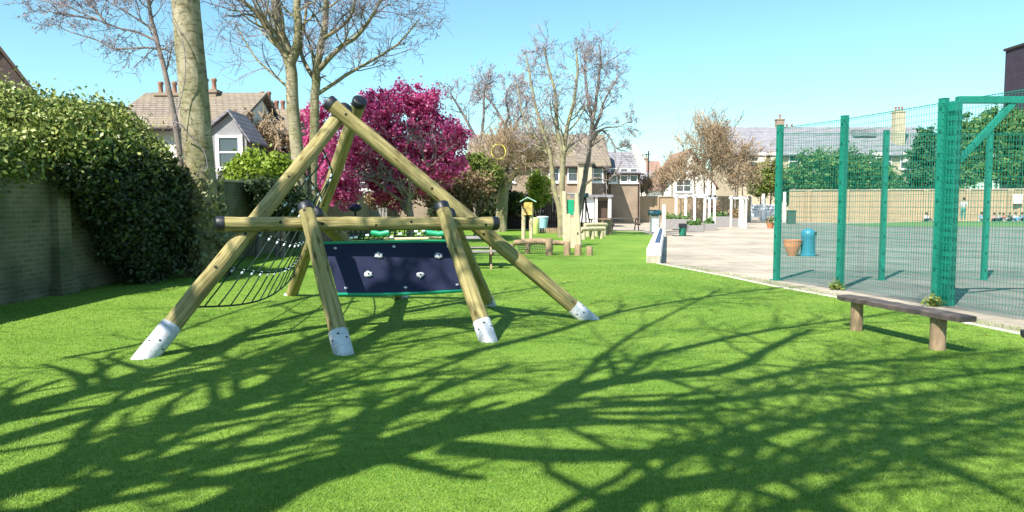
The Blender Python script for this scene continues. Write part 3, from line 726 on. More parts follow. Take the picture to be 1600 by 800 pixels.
# house behind the big trunk
Yh = 30
t, r = gable('brick_house', 'cream rendered house with grey gabled bay behind the thick pale tree trunk', P(205, 300, 33).x, P(384, 300, 33).x, 31.5, 39, 4.75, 6.6, 'x', 'render', 'rooftile')
mb = MB(); a, b = P(328, 250, Yh).x, P(386, 250, Yh).x; xm = (a+b)/2
mb.extr([(a, Yh, 0), (b, Yh, 0), (b, Yh, 4.1), (xm+.1, Yh, 5.15), (a, Yh, 4.5)], (0, 1.6, 0)); mb.build('bay', M['greyrender'], t)
mb = MB()
for p, q in (((a-.25, 4.35), (xm+.1, 5.22)), ((xm+.1, 5.22), (b+.2, 3.98))):
    mb.extr([(p[0], Yh-.2, p[1]), (q[0], Yh-.2, q[1]), (q[0], Yh-.2, q[1]+.1), (p[0], Yh-.2, p[1]+.1)], (0, 2.2, 0))
mb.build('bay_roof', M['slate'], t)
window(t, P(358, 238, Yh-.03), .95, 1.35); 
for px in (340, 377):
    q = P(px, 240, Yh-.05); c = MB(); c.box(q, (.13, .08, 1.5)); c.build('window_trim', M['white'], t)
c = P(329, 158, 35); chimney(r, (c.x, 35, 5.6), .75, .6, 1.25, 2)
c = P(268, 160, 35); chimney(r, (c.x, 35, 5.6), 1.3, .6, 1.1, 4)
t, r = gable('brick_house', 'brown brick house clad in bare climbing stems right of the cream house', P(386, 300, 36).x, P(470, 300, 36).x, 34, 42, 4.7, 6.2, 'x', 'housebrick', 'rooftile')
window(t, P(414, 236, 33.97), 1.0, 1.2); window(t, P(446, 246, 33.97), .7, 1.0)
c = P(415, 165, 38); chimney(r, (c.x, 38, 5.6), .7, .6, 1.1, 2)
c = P(437, 165, 38); chimney(r, (c.x, 38, 5.5), 1.25, .6, .75, 4, 'render')
# house behind blossom
t, r = gable('brick_house', 'pale rendered house seen through the magenta blossom tree', P(490, 300, 60).x, P(655, 300, 60).x, 60, 68, 4.0, 6.4, 'x', 'render', 'rooftile')
for px in (520, 570, 610): window(t, P(px, 285, 59.97), .9, 1.2)
# terrace
Yt = 58
t, r = gable('terraced_house', 'brown tiled brick terrace behind the slim bare trees at the end of the lawn', P(735, 300, Yt).x, P(948, 300, Yt).x, Yt, Yt+8.5, 4.55, 7.2, 'x', 'housebrick', 'rooftile')
for px in (757, 797, 838, 866, 895, 934): window(t, P(px, 271, Yt-.03), .85, 1.35)
for px in (760, 800, 842, 872): window(t, P(px, 318, Yt-.03), .9, 1.2)
mb = MB(); q0, q1 = P(902, 270, Yt-.05), P(922, 270, Yt-.05); mb.box(((q0.x+q1.x)/2, Yt-.7, 2.3), (q1.x-q0.x, 1.4, 4.6)); mb.build('rear_wing', M['yellowbrick'], t)
mb = MB(); mb.extr([(q0.x-.15, Yt-1.6, 4.62), (q1.x+.15, Yt-1.6, 4.62), (q1.x+.15, Yt-1.6, 4.75), (q0.x-.15, Yt-1.6, 4.75)], (0, 1.8, .6)); mb.build('wing_roof', M['rooftile'], t)
c = P(790, 215, Yt+4); chimney(r, (c.x, Yt+4.2, 6.7), 1.2, .7, 1.1, 3)
t, r = gable('terraced_house', 'lower dark brick house with slate roof at the right end of the terrace', P(950, 300, 61).x, P(1000, 300, 61).x, 61, 70, 4.1, 6.0, 'x', 'housebrick', 'slate')
for px in (958, 975, 990): window(t, P(px, 274, 60.97), .7, 1.2)
mb = MB(); q = P(1001, 255, 61); mb.extr([(q.x, 60.6, 4.0), (q.x, 65.5, 6.3), (q.x, 70, 4.0), (q.x, 70, 4.5), (q.x, 65.5, 6.8), (q.x, 60.6, 4.9)], (.35, 0, 0)); mb.build('parapet', M['render'], t)
t, r = gable('brick_house', 'distant reddish brick house beyond the telegraph pole', P(1003, 300, 100).x, P(1034, 300, 100).x, 100, 107, 5.2, 7.4, 'x', 'roofred', 'roofred')
c = P(1008, 250, 103); chimney(r, (c.x, 103.5, 6.8), 1, .7, 1.2, 2)
t, r = gable('brick_house', 'low grey roofed house right of the lower dark brick house', P(1000, 300, 84).x, P(1026, 300, 84).x, 84, 90, 3.6, 5.2, 'x', 'render', 'slate')
t, r = gable('garden_shed', 'dark reddish tiled shed roof just behind the left end of the yellow wall', P(958, 300, 64.5).x, P(992, 300, 64.5).x, 64.5, 67.5, 2.3, 3.1, 'x', 'dark', 'roofred', 'shed')
t, r = gable('brick_house', 'house with reddish gable roof half hidden behind the brown bare shrubs', P(1038, 300, 75).x, P(1118, 300, 75).x, 75, 84, 3.4, 7.0, 'y', 'render', 'roofred')
window(t, P(1068, 290, 74.97), 1.6, 1.3)
# long slate terrace
t, r = gable('terraced_house', 'long grey slate roofed terrace with chimneys behind the court', P(1150, 300, 82).x, P(1462, 300, 82).x, 82, 92, 7.0, 10.4, 'x', 'yellowbrick', 'slate')
for px in (1176, 1200, 1240, 1275, 1310, 1345, 1367, 1385, 1414, 1440): window(t, P(px, 252, 81.97), 1.1, 1.7)
for px in (1190, 1208, 1372, 1417): 
    mb = MB(); q = P(px, 246, 81.9); mb.box((q.x, 81.8, q.z), (.8, .3, 1.1)); mb.build('render_bay', M['render'], t)
c = P(1218, 200, 87); chimney(r, (c.x, 87, 9.6), .9, .8, 1.9, 1)
c = P(1234, 205, 88); chimney(r, (c.x, 89, 9.4), 1.8, .8, 1.2, 3, 'darkbrick')
c = P(1388, 200, 86.2); chimney(r, (c.x, 84, 7.4), 1.1, 1.0, 4.6, 3, 'yellowbrick')
for px in (1335, 1352):
    q = P(px, 199, 86); mb = MB(); mb.box((q.x, 85.2, 9.7), (1.2, 1.0, .8)); mb.build('dormer', M['slate'], r)
# dark tower block
Yo = 120
tw_ = thing('tower_block', 'dark flat roofed tower block at the top right corner', 'tower block', (P(1620, 300, Yo).x, Yo, 0))
x0 = P(1570, 110, Yo+8).x; x1 = x0+16; ht = P(1569, 80, Yo+8).z
mb = MB(); mb.box(((x0+x1)/2, Yo+4, ht/2), (x1-x0, 8, ht)); mb.build('wall', M['towerbrick'], tw_)
mb = MB(); mb.box(((x0+x1)/2, Yo+4, ht+.2), (x1-x0+.5, 8.5, .4)); mb.build('roof', M['dark'], tw_)
for i in range(5):
    for j in range(7):
        window(tw_, (x0+1.6+i*2.7, Yo-.03, ht-1.9-j*2.7), 1.3, 1.4, m='dark')
# ------------------------------------------------------------------ trees
def tree_root(name, label, cat, p, group=None): return thing(name, label, cat, (p[0], p[1], 0), group)
# big trunk by the wall
rg = random.Random(11)
big, tw = MB(), MB(); Y1 = 15.3
t = tree_root('bare_tree', 'thick pale trunked tree with ivy at its foot by the shaded wall', 'tree', (-6.35, Y1))
trk = limb(big, tw, [(-6.30, Y1, -.1), P(323, 400, Y1), P(314, 290, Y1), P(303, 150, Y1), P(290, 0, Y1), P(280, -140, Y1+.2), P(285, -260, Y1+.3)], .335, .24, rg, n=0, sides=24, sub=6)
for k in range(9):
    a = k*.9; s = Vector(trk[-1])+Vector((0, 0, -rg.uniform(0, 2.2)))
    grow(big, tw, s, (math.cos(a), math.sin(a)*.7-.2, 1.1), 3.4, .11, 3, rg, .7, .3, (3, 5), .005, .02)
for (u0, v0, u1, v1) in ((260, 60, 236, 300),):
    pass
big.build('trunk', M['bark'], t, smooth=True); tw.build('crown', M['twig'], t, fixn=False)
rngi = np.random.default_rng(4)   # ivy on lower trunk
n = 5200; a = rngi.uniform(0, 2*np.pi, n); z = rngi.uniform(0, 1, n)**1.3*2.3; f = np.sin(a*3+z*3)*.5+.5
k = rngi.uniform(0, 1, n) < (1-z/2.5)*.9*(0.35+.65*f); a, z = a[k], z[k]; rad = .335+.09*rngi.uniform(0, 1, len(a))*(1.3-z/2.3)
pos = np.stack([-6.30+np.cos(a)*rad-z*.035, Y1+np.sin(a)*rad, z+.02], 1)
iv = qmesh('ivy', leaf_quads(pos, .075, rngi, out=np.stack([np.cos(a), np.sin(a), a*0], 1)), L['ivypale'], t)
vb = MB(); rg2 = random.Random(2)
vine = [P(270, 190, Y1-.6), P(283, 195, Y1-.6), P(300, 215, Y1-.5), P(318, 235, Y1-.45), P(325, 262, Y1-.42)]
limb(vb, vb, vine, .014, .008, rg2, n=7, lev=1, L0=.4, L1=.3, rmin=.003)
vine = [P(272, 37, Y1-.4), P(285, 60, Y1-.42), P(290, 110, Y1-.43), P(284, 150, Y1-.43), P(270, 195, Y1-.5)]
limb(vb, vb, vine, .008, .009, rg2, n=6, lev=1, L0=.4, L1=.3, rmin=.003)
vb.build('vine', M['twig'], t, fixn=False)
# slender tree left of trunk
big, tw = MB(), MB(); Y = 17.5; rg = random.Random(21)
t = tree_root('young_tree', 'slender leaning young tree left of the thick trunk with long branches to the left', 'tree', (P(290, 400, Y).x, Y))
limb(big, tw, [(P(290, 400, Y).x, Y, 0), P(283, 260, Y), P(270, 170, Y), P(255, 100, Y), P(240, 45, Y), P(232, 0, Y), P(226, -70, Y)], .085, .035, rg, n=14, lev=2, L0=.9, L1=1.0, rmin=.004, t0=.45, spread=.9)
for pts in ([(248, 66), (215, 50), (190, 45), (150, 30), (110, 12), (60, 0), (20, -8)], [(249, 78), (230, 74), (180, 76), (150, 62), (110, 50), (88, 38)], [(242, 48), (215, 30), (185, 12), (160, -4)],
            [(150, 31), (120, 25), (90, 20), (60, 16)], [(252, 76), (272, 82)], [(170, 42), (140, 5), (120, -10)]):
    limb(big, tw, [P(x, y, Y-i*.1) for i, (x, y) in enumerate(pts)], .030, .007, rg, n=13, lev=2, L0=.7, L1=.35, rmin=.004, thr=.012, rr=.45, sides=5, t0=.1)
big.build('trunk', M['bark2'], t, smooth=True, fixn=False); tw.build('crown', M['twig'], t, fixn=False)
rng = np.random.default_rng(9)
def buds(tw, n, size, m, parent, seed, spread=.03, zmin=1.2):
    rng = np.random.default_rng(seed); a = np.array(tw.v); a = a[a[:, 2] > zmin]
    q = a[rng.integers(0, len(a), n)]+rng.normal(size=(n, 3))*spread
    return qmesh('buds', leaf_quads(q, size, rng, long=1.3), m, parent)
buds(tw, 1500, .035, L['buds'], t, 1)
# tall twin-stemmed bare tree
big, tw = MB(), MB(); Y = 25; rg = random.Random(5)
t = tree_root('bare_tree', 'tall twin stemmed bare tree with a wide twiggy crown behind the frame apex', 'tree', (P(472, 400, Y).x, Y))
b0 = Vector((P(474, 390, Y).x, Y, -.05)); K = dict(rmin=.007, thr=.03, spread=.75, kidsn=(2, 4))
limb(big, tw, [b0, P(470, 300, Y), P(458, 170, Y), P(452, 100, Y), P(436, 40, Y), P(428, -30, Y), P(420, -110, Y)], .25, .12, rg, n=12, lev=3, L0=1.6, L1=1.8, t0=.5, sides=14, rr=.3, **K)
limb(big, tw, [P(452, 105, Y), P(466, 60, Y-.2), P(464, 0, Y-.2), P(470, -80, Y)], .17, .09, rg, n=10, lev=3, L0=1.5, L1=1.5, rr=.35, **K)
limb(big, tw, [P(448, 90, Y), P(420, 50, Y-.4), P(395, 15, Y-.7), P(350, -20, Y-1), P(300, -70, Y-1)], .10, .04, rg, n=16, lev=3, L0=1.4, L1=1.2, rr=.4, **K)
limb(big, tw, [P(454, 140, Y), P(420, 110, Y+.5), P(395, 85, Y+1), P(370, 40, Y+1)], .05, .02, rg, n=11, lev=2, L0=1.2, L1=.9, rr=.5, **K)
limb(big, tw, [b0+Vector((.35, .2, 0)), P(488, 300, Y+.3), P(492, 170, Y+.3), P(496, 100, Y+.3), P(508, 40, Y+.2), P(512, -30, Y)], .20, .09, rg, n=12, lev=3, L0=1.6, L1=1.5, t0=.45, sides=12, rr=.35, **K)
limb(big, tw, [P(497, 110, Y+.3), P(530, 75, Y), P(560, 55, Y-.2), P(590, 10, Y-.3), P(620, -50, Y)], .10, .035, rg, n=18, lev=3, L0=1.5, L1=1.1, rr=.4, **K)
limb(big, tw, [P(492, 150, Y+.3), P(540, 118, Y+.6), P(575, 98, Y+.8), P(620, 70, Y+1), P(655, 30, Y+1)], .07, .025, rg, n=16, lev=3, L0=1.3, L1=.9, rr=.45, **K)
limb(big, tw, [P(495, 130, Y+.3), P(470, 80, Y+1), P(478, 20, Y+1.4), P(480, -60, Y+2)], .08, .04, rg, n=10, lev=3, L0=1.5, L1=1.5, rr=.4, **K)
limb(big, tw, [P(505, 60, Y), P(545, 30, Y-1), P(560, -20, Y-1.5)], .07, .03, rg, n=10, lev=3, L0=1.4, L1=1.2, rr=.45, **K)
big.build('trunk', M['bark'], t, smooth=True, fixn=False); tw.build('crown', M['twig'], t, fixn=False)
buds(tw, 2500, .025, L['buds'], t, 3, .04, 3)
# magenta blossom tree
Y = 29; rg = random.Random(6); big, tw = MB(), MB()
t = tree_root('blossom_tree', 'round crowned tree covered in magenta blossom behind the play frame', 'tree', (P(640, 380, Y).x, Y))
bx = Vector((P(640, 380, Y).x, Y, 0))
limb(big, tw, [bx, bx+Vector((.05, 0, .9)), bx+Vector((-.1, 0, 1.7))], .16, .13, rg, n=0)
for k in range(9):
    a = k*.7; grow(big, tw, bx+Vector((-.1, 0, rg.uniform(1.1, 1.7))), (math.cos(a)*1.0, math.sin(a)*.8, rg.uniform(.6, 1.4)), 2.1, .08, 3, rg, .7, .2, (3, 4), .008, .02)
big.build('trunk', M['bark2'], t, smooth=True, fixn=False); tw.build('branches', M['twig'], t, fixn=False)
el = []
for px, py, r, w in ((630, 185, 1.55, 3), (600, 240, 1.5, 3), (680, 215, 1.25, 2), (560, 215, 1.2, 2), (660, 255, 1.4, 2), (530, 270, 1.15, 1.6), (505, 225, .85, 1), (700, 255, .85, 1), (610, 290, 1.0, 1), (660, 160, .8, .9), (495, 180, .6, .6), (585, 170, .85, .9), (710, 215, .6, .5), (498, 280, .7, .6), (540, 300, .7, .8)):
    el.append((P(px, py, Y+rg.uniform(-.9, .9)), (r, r*.95, r*.92), w))
leaves('crown', el, 46000, .078, L['crab'], t, 12, clump_r=.21, per=38, shell=.72)
# understorey beneath it
Y = 33
t = tree_root('shrub', 'bronze and brown leaved shrubs under the magenta blossom tree', 'shrub', (P(680, 370, Y).x, Y))
leaves('foliage', [(P(670, 285, Y), (2.2, 1, .9), 2), (P(610, 310, Y), (1.1, .8, .5), 1), (P(735, 300, Y), (1.2, 1, 1.1), 1.4), (P(700, 320, Y), (1, 1, .8), 1)], 9000, .09, L['copper'], t, 3, clump_r=.3, per=40, shell=.7)
big, tw = MB(), MB()
for px in (617, 672, 700, 740): grow(big, tw, (P(px, 350, Y).x, Y, 0), (.1, 0, 1), 2.2, .06, 2, rg, .7, .3, (3, 4), .008, .02)
big.build('stem', M['bark2'], t, smooth=True, fixn=False); tw.build('twigs', M['twigbrown'], t, fixn=False)
# dark evergreens behind the pollard
Y = 44
t = tree_root('evergreen_shrub', 'dark evergreen mass in shade behind the pollarded tree', 'shrub', (P(740, 350, Y).x, Y))
leaves('foliage', [(P(720, 300, Y), (1.9, 1.2, 1.4), 3), (P(765, 290, Y), (1.6, 1.2, 1.8), 3), (P(700, 330, Y), (1.5, 1, .9), 2), (P(745, 325, Y), (1.8, 1, 1.2), 2), (P(800, 318, Y+.8), (1.5, .8, 1.1), 1.2)], 16000, .12, L['dkgreen'], t, 5, clump_r=.45, per=60, shell=.6)
t = tree_root('evergreen_shrub', 'sunlit top of the dark evergreens, put in as brighter leaves, between blossom tree and pollard', 'shrub', (P(740, 350, 40).x, 40))
leaves('foliage', [(P(742, 258, 40), (1.2, .9, .65), 2), (P(712, 268, 40), (.9, .8, .5), 1), (P(768, 272, 40), (.8, .7, .6), 1)], 4500, .11, L['olive'], t, 6, clump_r=.3, per=40, shell=.7)  # brighter leaf colour stands in for sunlight on the evergreen tops
b = MB(); b.tube([(P(742, 300, 40).x, 40, 0), P(742, 300, 40), P(742, 262, 40)], [.1, .07, .03], 8); b.build('stem', M['bark2'], t)
t = tree_root('evergreen_shrub', 'yellow green conifer bush left of the lichen covered stems', 'shrub', (P(843, 340, 44).x, 44))
leaves('foliage', [(P(843, 290, 44), (.8, .7, 1.1), 2), (P(838, 312, 44), (.9, .7, .7), 1)], 4500, .09, L['lime'], t, 7, clump_r=.25, per=40, shell=.65)
b = MB(); b.tube([(P(843, 300, 44).x, 44, 0), P(843, 310, 44), P(843, 280, 44)], [.08, .06, .03], 8); b.build('stem', M['bark2'], t)
# pollarded tree
Y = 41; rg = random.Random(7); big, tw = MB(), MB()
t = tree_root('pollarded_tree', 'pollarded tree with thick pale trunk and brown shoots beside the dark fence', 'tree', (P(785, 362, Y).x, Y))
limb(big, tw, [(P(783, 362, Y).x, Y, -.05), P(784, 335, Y), P(787, 300, Y), P(790, 285, Y), P(783, 268, Y), P(772, 252, Y)], .36, .2, rg, n=0, sides=14)
limb(big, tw, [P(786, 315, Y), P(778, 308, Y), P(770, 306, Y-.1)], .13, .1, rg, n=0)
limb(big, tw, [P(788, 295, Y), P(800, 275, Y), P(812, 262, Y)], .25, .15, rg, n=0, sides=10)
limb(big, tw, [P(784, 270, Y), P(795, 250, Y+.5), P(800, 235, Y+.5)], .18, .12, rg, n=0, sides=10)
for (px, py, n_, lean, LL) in ((773, 254, 26, -.3, 1.2), (812, 262, 36, .1, 1.5), (800, 236, 30, 0, 1.3), (790, 285, 12, 0, 1.0), (830, 250, 24, .1, 1.1), (845, 225, 22, 0, 1.0)):
    for k in range(n_):
        grow(big, tw, P(px+rg.uniform(-5, 5), py, Y+rg.uniform(-.5, .5)), (lean+rg.gauss(0, .75), rg.gauss(0, .5), rg.uniform(.1, 1)), LL, .02, 2, rg, .5, .25, (3, 5), .010, .03)
limb(big, tw, [P(812, 262, Y), P(830, 250, Y), P(845, 225, Y)], .12, .06, rg, n=10, lev=2, L0=1, L1=.8, rmin=.01)
big.build('trunk', M['bark'], t, smooth=True, fixn=False); tw.build('crown', M['twigbrown'], t, fixn=False)
# yellow hoop caught in it
hp = P(779, 237, Y-1.0); mb = MB(); rad = 11*40/FPX
ring = [hp+Vector((math.cos(a)*rad, 0, math.sin(a)*rad*1.05)) for a in [2*math.pi*i/32 for i in range(33)]]; mb.tube(ring, .03, 6, cap=False)
tag(mb.build('hoop', M['yellow'], None, origin=hp, smooth=True), 'yellow plastic hoop caught in the pollarded tree', 'hoop')
# pinkish thin trees against the sky
for (Y, seed, lb, stems) in ((47, 31, 'thin bare tree with pinkish buds right above the blossom tree', ([(748, 330), (747, 240), (735, 200), (712, 160), (703, 145)], [(747, 240), (755, 190), (757, 140), (770, 128)])),
                             (49, 33, 'thin crooked bare tree with pink buds left of the pollard shoots', ([(795, 330), (797, 235), (788, 205), (795, 180), (790, 150), (800, 130)], [(797, 235), (808, 190), (820, 175), (824, 150)], [(790, 200), (775, 170), (760, 150)]))):
    rg = random.Random(seed); big, tw = MB(), MB(); t = tree_root('bare_tree', lb, 'tree', (P(stems[0][0][0], 340, Y).x, Y))
    for i, s in enumerate(stems):
        pts = [P(x, y, Y) for x, y in s]
        if i == 0: pts[0].z = 0
        limb(big, tw, pts, .10 if i else .14, .04, rg, n=14, lev=2, L0=1.5, L1=.8, rmin=.011, thr=.03, rr=.4, t0=.35)
    big.build('trunk', M['bark2'], t, smooth=True, fixn=False); tw.build('crown', M['twigpale'], t, fixn=False); buds(tw, 1600, .06, L['buds'], t, seed, .06, 3)
# two slim bare trees in front of the terrace
Y = 33.5; rg = random.Random(41); big, tw = MB(), MB(); K = dict(rmin=.008, thr=.028, spread=.7)
t = tree_root('bare_tree', 'bare tree with yellow lichen on its forked stems behind the climbing posts', 'tree', (P(877, 372, Y).x, Y))
b0 = Vector((P(876, 372, Y).x, Y, -.05))
limb(big, tw, [b0, P(874, 330, Y), P(864, 285, Y), P(860, 245, Y), P(848, 205, Y), P(838, 170, Y), P(828, 120, Y), P(822, 85, Y)], .14, .03, rg, n=18, lev=2, L0=1.5, L1=.8, t0=.4, rr=.35, **K)
limb(big, tw, [b0+Vector((.15, 0, 0)), P(880, 330, Y), P(878, 280, Y), P(881, 240, Y), P(886, 200, Y), P(896, 160, Y), P(902, 110, Y), P(900, 75, Y)], .17, .035, rg, n=20, lev=2, L0=1.6, L1=.9, t0=.35, rr=.35, **K)
limb(big, tw, [P(880, 245, Y), P(870, 200, Y), P(868, 150, Y), P(858, 110, Y), P(850, 75, Y)], .11, .03, rg, n=16, lev=2, L0=1.4, L1=.8, rr=.4, **K)
limb(big, tw, [P(884, 210, Y), P(905, 185, Y), P(915, 165, Y)], .05, .02, rg, n=8, lev=2, L0=1, L1=.6, rr=.5, **K)
limb(big, tw, [P(862, 250, Y), P(845, 225, Y+.5), P(820, 190, Y+.8), P(808, 130, Y+1)], .07, .02, rg, n=14, lev=2, L0=1.2, L1=.8, rr=.5, **K)
big.build('trunk', M['lichen'], t, smooth=True, fixn=False); tw.build('crown', M['twigpale'], t, fixn=False); buds(tw, 3500, .04, L['buds'], t, 41, .05, 4)
Y = 35; rg = random.Random(43); big, tw = MB(), MB()
t = tree_root('bare_tree', 'bare grey tree with drooping right branches in front of the terrace end', 'tree', (P(898, 368, Y).x, Y))
b0 = Vector((P(897, 368, Y).x, Y, -.05))
limb(big, tw, [b0, P(903, 335, Y), P(912, 290, Y), P(920, 240, Y), P(924, 200, Y), P(932, 150, Y), P(938, 100, Y), P(936, 70, Y)], .17, .035, rg, n=20, lev=2, L0=1.5, L1=.8, t0=.4, rr=.35, **K)
limb(big, tw, [P(922, 215, Y), P(938, 180, Y), P(945, 155, Y), P(968, 118, Y)], .09, .025, rg, n=12, lev=2, L0=1.1, L1=.7, rr=.45, **K)
limb(big, tw, [P(926, 195, Y), P(918, 150, Y), P(914, 110, Y), P(918, 78, Y)], .08, .025, rg, n=12, lev=2, L0=1.1, L1=.7, rr=.45, **K)
limb(big, tw, [P(921, 225, Y), P(938, 204, Y-.5), P(952, 214, Y-.8), P(964, 232, Y-1), P(978, 236, Y-1)], .06, .02, rg, n=10, lev=2, L0=.8, L1=.5, rr=.45, **K)
limb(big, tw, [P(922, 212, Y), P(945, 200, Y-.3), P(965, 198, Y-.5), P(982, 190, Y-.6)], .05, .015, rg, n=9, lev=2, L0=.8, L1=.5, rr=.45, **K)
limb(big, tw, [P(910, 292, Y), P(930, 278, Y-.5), P(950, 282, Y-.8), P(962, 268, Y-1), P(972, 252, Y-1)], .06, .02, rg, n=9, lev=1, L0=.7, L1=.5, rr=.45, **K)
big.build('trunk', M['bark2'], t, smooth=True, fixn=False); tw.build('crown', M['twigpale'], t, fixn=False); buds(tw, 3000, .04, L['buds'], t, 43, .05, 4)

def shrub(name, label, Y, blobs, n, size, m, seed, cat='shrub', bare=0, stem=True, clump_r=.4, per=45, shell=.7, twm='twigbrown'):
    px = sum(b[0] for b in blobs)/len(blobs); x0 = P(px, 340, Y).x
    t = tree_root(name, label, cat, (x0, Y)); el = []; rg = random.Random(seed)
    for (bx_, by_, rx, rz, w) in blobs: el.append((P(bx_, by_, Y+rg.uniform(-.5, .5)), (rx, min(rx, 1.8)*.9, rz), w))
    if n: leaves('foliage', el, n, size, L[m], t, seed, clump_r=clump_r, per=per, shell=shell)
    big, tw = MB(), MB()
    for (bx_, by_, rx, rz, w) in blobs:
        c = P(bx_, by_, Y); base = Vector((c.x*.97+x0*.03, Y, 0))
        if c.z > .4: big.tube([base, base.lerp(c, .6)+Vector((.05, 0, 0)), c], [.09, .06, .03], 7)
        for k in range(bare):
            grow(big, tw, c+Vector((rg.gauss(0, rx*.5), rg.gauss(0, .5), rg.uniform(-rz*.9, rz*.2))), (rg.gauss(0, .45), rg.gauss(0, .35), 1), rz*.9, .03, 2, rg, .55, .3, (3, 5), .016, .04)
    if big.v: big.build('stem', M['bark2'], t, fixn=False, smooth=True)
    if tw.v: tw.build('twigs', M[twm], t, fixn=False)
    return t
# left big laurel over the wall
t = thing('climbing_shrub', 'huge laurel and ivy bush spilling over the old wall at the left', 'shrub', (-7.6, 12.5, 0))
el = []
for x, y, z, rx, ry, rz, w in ((-8.9, 11.2, 1.95, 1.1, 1.4, .7, 2.4), (-8.6, 13.0, 2.6, 1.1, 1.3, .95, 3.2), (-8.2, 14.5, 2.6, 1.05, 1.2, .95, 2.6), (-7.45, 12.9, 2.45, .6, 1.3, .7, 2.2), (-9.6, 9.9, 1.85, .9, 1.1, .65, 1.2), (-10.6, 13, 2.55, 1.2, 1.5, .8, 1.2), (-7.3, 14.3, 2.1, .6, 1.2, .8, 2), (-7.85, 11.1, 2.2, .5, .9, .38, 1)):
    el.append((Vector((x, y, z)), (rx, ry, rz), w))
leaves('foliage', el, 115000, .050, L['laurel'], t, 51, clump_r=.24, per=38, shell=.8)
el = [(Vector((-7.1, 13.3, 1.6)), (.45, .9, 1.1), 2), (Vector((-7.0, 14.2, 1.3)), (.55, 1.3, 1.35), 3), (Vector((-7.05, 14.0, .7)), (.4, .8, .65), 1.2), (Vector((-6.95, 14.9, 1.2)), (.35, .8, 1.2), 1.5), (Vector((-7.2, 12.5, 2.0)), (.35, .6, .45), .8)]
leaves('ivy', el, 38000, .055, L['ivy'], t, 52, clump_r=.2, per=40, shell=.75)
big, tw = MB(), MB(); rg = random.Random(4)
for x, y in ((-8.3, 11.5), (-8.2, 13), (-8.1, 14.2)): grow(big, tw, (x, y, 0), (0, 0, 1), 1.9, .07, 1, rg, .5, .3, (4, 6), .008, .02)
big.build('stem', M['bark2'], t, smooth=True); tw.build('twigs', M['twig'], t, fixn=False)
shrub('shrub', 'bright green bush on the wall beneath the grey gabled bay', 23.5, [(405, 268, .9, .55, 2), (375, 272, .6, .35, 1), (430, 262, .5, .45, 1), (392, 258, .5, .4, 1)], 6500, .09, 'lime', 61, clump_r=.22, per=35)
shrub('shrub', 'small bright green bush between the laurel and the thick trunk', 20, [(272, 275, .45, .4, 1), (288, 290, .4, .4, 1)], 2200, .08, 'lime', 62, clump_r=.2, per=35)
shrub('shrub', 'dark leafy growth hanging over the wall right of the thick trunk', 21, [(400, 300, .9, .35, 1), (440, 310, .8, .5, 1), (432, 330, .6, .5, 1)], 5000, .08, 'dkgreen', 63, clump_r=.25, per=40)
# climbing bare stems on brown house
t = shrub('climber', 'tangled bare climbing stems over the brown brick house wall', 33.2, [(400, 215, 1.3, .9, 1), (435, 230, 1.0, .8, 1), (375, 195, .9, .5, 1)], 500, .05, 'copper', 64, bare=16)
# right hand background
shrub('bare_shrub', 'tall brown bare shrub with upright twigs behind the white arches', 60, [(1100, 250, 2.0, 2.2, 2), (1112, 215, 1.1, 2.0, 1), (1085, 270, 1.8, 1.4, 1), (1150, 255, 1.8, 1.6, 1), (1160, 280, 1.8, 1.1, 1)], 2600, .09, 'drybrown', 71, bare=40, clump_r=.6)
shrub('bare_shrub', 'low rounded brownish shrubs over the yellow wall left of the tall brown shrub', 63.5, [(1010, 292, 1.4, .8, 1), (1035, 285, 1.5, 1.0, 1), (1050, 270, 1.2, 1.0, 1), (990, 298, 1, .5, .6)], 1500, .09, 'drybrown', 72, bare=26)
shrub('shrub', 'rounded green bush left of the corner fence post', 67.5, [(1195, 280, 1.6, 1.5, 2), (1205, 265, 1.2, 1.2, 1), (1188, 295, 1.2, .8, 1)], 6000, .13, 'olive', 73)
shrub('hedge', 'wide rounded green hedge behind the court fence', 69, [(1240, 290, 2.3, 2.0, 2), (1270, 270, 2.3, 2.2, 2), (1310, 268, 2.4, 2.4, 2.4), (1350, 275, 2.4, 2.1, 2), (1385, 285, 2.0, 1.6, 1.5), (1300, 296, 3.0, 1.3, 1.5)], 26000, .16, 'hedge', 74, cat='hedge', clump_r=.5)
shrub('conifer', 'dark green conifer behind the thick fence post', 66, [(1445, 225, 1.0, 1.6, 1), (1440, 255, 1.5, 1.8, 2), (1442, 285, 1.8, 1.5, 2)], 12000, .14, 'yew', 75, cat='tree', clump_r=.4)
shrub('leafy_tree', 'big green leafy tree beyond the goal frame at the right', 64, [(1525, 205, 2.4, 1.8, 2), (1500, 235, 2.2, 2.0, 2), (1560, 200, 2.4, 2.0, 2), (1600, 215, 2.6, 2.4, 2), (1550, 250, 3.4, 2.2, 2.5), (1595, 265, 2.6, 2.0, 2), (1510, 272, 2.4, 1.3, 1.5), (1650, 230, 3, 3, 2)], 34000, .15, 'hedge', 76, cat='tree', clump_r=.45)
shrub('shrub', 'green shrub above the wall left of the conifer', 67.5, [(1412, 300, 1.2, .5, 1), (1395, 296, .8, .5, 1)], 1200, .13, 'hedge', 77)

